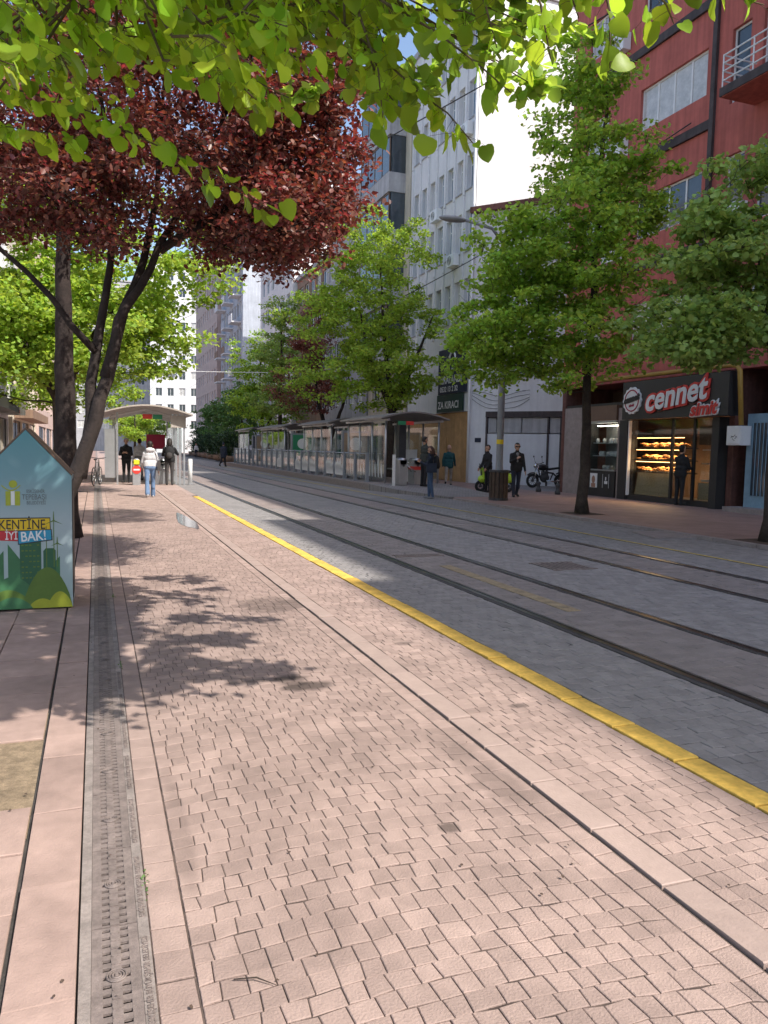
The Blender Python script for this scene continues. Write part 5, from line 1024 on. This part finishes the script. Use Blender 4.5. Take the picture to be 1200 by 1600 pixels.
    for a, b, ra, rb, m_ in caps:
        a_, b_ = np.array(a), np.array(b); d = b_-a_; t = np.clip(((ctr-a_)@d)/max(d@d, 1e-9), 0, 1); ds = np.linalg.norm(ctr-a_-t[:, None]*d, axis=1)-(ra+(rb-ra)*t); w = ds < best; best[w] = ds[w]; idx[w] = names.index(m_)
    body.polygons.foreach_set('material_index', idx.astype(np.int32)); body.polygons.foreach_set('use_smooth', np.ones(np_, bool))
    root = empty('person', (loc[0], loc[1], loc[2]-drop*s), R(face), label, 'person'); link('body', body, root)
    if longhair:
        h = MB(); c0 = hp((0, -.045, .02))*s; h.tube([c0+Vector((0, 0, .06))*s, c0, c0+Vector((0, -.03, -.14))*s, c0+Vector((0, -.03, -.26))*s], [.06*s, .098*s, .1*s, .05*s], 12); h.build('hair', hair if hair != 'none' else 'hair', root, True)
    if glasses: MB().box((-.075*s, .082*s, 0), (-.008*s, .092*s, .035*s)).box((.008*s, .082*s, 0), (.075*s, .092*s, .035*s)).box((-.01*s, .084*s, .02*s), (.01*s, .09*s, .03*s)).box((-.085*s, -.01*s, .02*s), (-.078*s, .088*s, .03*s)).box((.078*s, -.01*s, .02*s), (.085*s, .088*s, .03*s)).build('sunglasses', 'tyre', root).matrix_local = Matrix.Translation(hc*s) @ HR.to_4x4()
    if pack:
        p = MB(); p.ell((0, -.2*s, 1.2*s), (.155*s, .1*s, .24*s), 16, 12); pk = p.build('backpack', pack, root, True); MB().ell((0, -.275*s, 1.1*s), (.11*s, .05*s, .12*s), 12, 8).build('backpack_pocket', 'c_darkgrey', pk, True)
        for sd in (-1, 1): MB().tube([(sd*.11*s, -.13*s, 1.35*s), (sd*.115*s, -.02*s, 1.465*s), (sd*.12*s, .12*s, 1.36*s), (sd*.13*s, .1*s, 1.15*s), (sd*.13*s, -.1*s, 1.08*s)], .017*s, 6).build('strap', pack, pk, True)
    if bag:
        sd, m_, z = bag; x = sd*(W+.11)*s; b_ = MB(); b_.add([(x-.03, -.15, z+.3), (x-.03, .15, z+.3), (x+.03, .15, z+.3), (x+.03, -.15, z+.3), (x-.06, -.17, z), (x-.06, .17, z), (x+.06, .17, z), (x+.06, -.17, z)], [(0, 1, 2, 3), (4, 7, 6, 5), (0, 4, 5, 1), (1, 5, 6, 2), (2, 6, 7, 3), (3, 7, 4, 0)]); bo = b_.build('shoulder_bag', m_, root)
        MB().tube([(x, -.1, z+.3), (sd*(W-.02)*s, -.05, 1.46*s), (sd*(W-.02)*s, .06, 1.46*s), (x, .1, z+.3)], .014, 6).build('bag_strap', 'c_white' if m_ != 'c_navy' else m_, bo, True)
    return root
person('woman in pale hooded jacket and light jeans walking with a dark tote bag', (1.47, 23.4, 0), 0, 1.62, 'c_white', 'c_jeans', 'print_white', stride=.45, hood='c_white', female=True, wide=1.12, armL=(10, 40, 14), armR=(-8, 10, 12), bag=(1, 'c_darkgrey', .78), longhair=False, hem=.02)
person('person in black jacket with dark backpack standing at the walkway shelter', (2.62, 30.35, 0), -6, 1.76, 'c_black', 'c_darkgrey', pack='c_black', wide=1.1, armL=(25, 70, 15), armR=(35, 85, 25), hem=.08, longhair=True)
person('grey haired man in black shirt standing inside the walkway shelter', (1.12, 32.2, 0), 170, 1.74, 'c_black', 'c_black', hair='hair_grey', armL=(20, 95, 10), armR=(20, 95, 10), wide=1.08)
person('person in white shirt beyond the turnstiles of the walkway shelter', (1.75, 34.5, 0), 20, 1.75, 'c_white', 'c_grey', wide=1.1)
person('woman in dark jacket and blue jeans looking at her phone by the track', (9.98, 22.45, 0), 75, 1.64, 'c_navy', 'c_jeans_d', 'c_grey', hair='hair_brown', female=True, longhair=True, armL=(28, 95, 6), armR=(30, 100, 6), headp=-18, hem=.06, pack='c_black', bag=(-1, 'c_navy', .82), stride=.1)
person('tall man in dark green jacket standing by the platform turnstile', (11.35, 26.1, .2), -80, 1.8, 'c_olive', 'c_black', wide=1.12, armL=(25, 70, 8), armR=(25, 75, 8), headp=-20, hem=.1)
person('balding man in teal jacket and grey trousers walking past the plywood', (14.1, 29.8, KZ), -28, 1.72, 'c_teal', 'c_beige', hair='skin', wide=1.15, stride=.7, armL=(-20, 25, 12), armR=(15, 20, 12), hem=.14, headp=-12)
person('man in sunglasses and open black jacket walking past the lamp post', (13.05, 22.35, KZ), 165, 1.77, 'c_black', 'c_navy', wide=1.1, stride=.35, armL=(8, 12, 10), armR=(35, 95, 12), glasses=True, shirt='c_grey', hem=.1)
person('person in black standing behind the lamp post by the green scooter', (13.3, 24.8, KZ), 100, 1.7, 'c_black', 'c_black', armL=(10, 30, 8), armR=(10, 30, 8), hem=.12, wide=1.08, vox=.016)
person('customer dressed in black standing at the bakery door', (16.25, 18.3, .06), -85, 1.76, 'c_black', 'c_black', wide=1.1, armL=(20, 60, 8), armR=(20, 60, 8), hem=.12, vox=.016)
person('person in long dark coat walking beside the far platform end', (8.8, 57.5, 0), -40, 1.78, 'c_navy', 'c_black', wide=1.25, stride=.5, hem=.28, vox=.02, cap='c_navy')
person('far pedestrian in white top by the planters', (11.3, 95, 0), 180, 1.72, 'c_white', 'c_navy', vox=.025)
for i, (x, y, t, l) in enumerate(((-2.6, 34, 'c_red', 'pedestrian in red top on the walkway beyond the kiosk'), (-3.2, 42, 'c_black', 'pedestrian in black under the walkway shops'), (-1.9, 47, 'c_grey', 'pedestrian in grey beyond the leaning tree stems'))):
    person(l, (x, y, 0), 180, 1.7, t, 'c_navy', vox=.022, stride=.3)
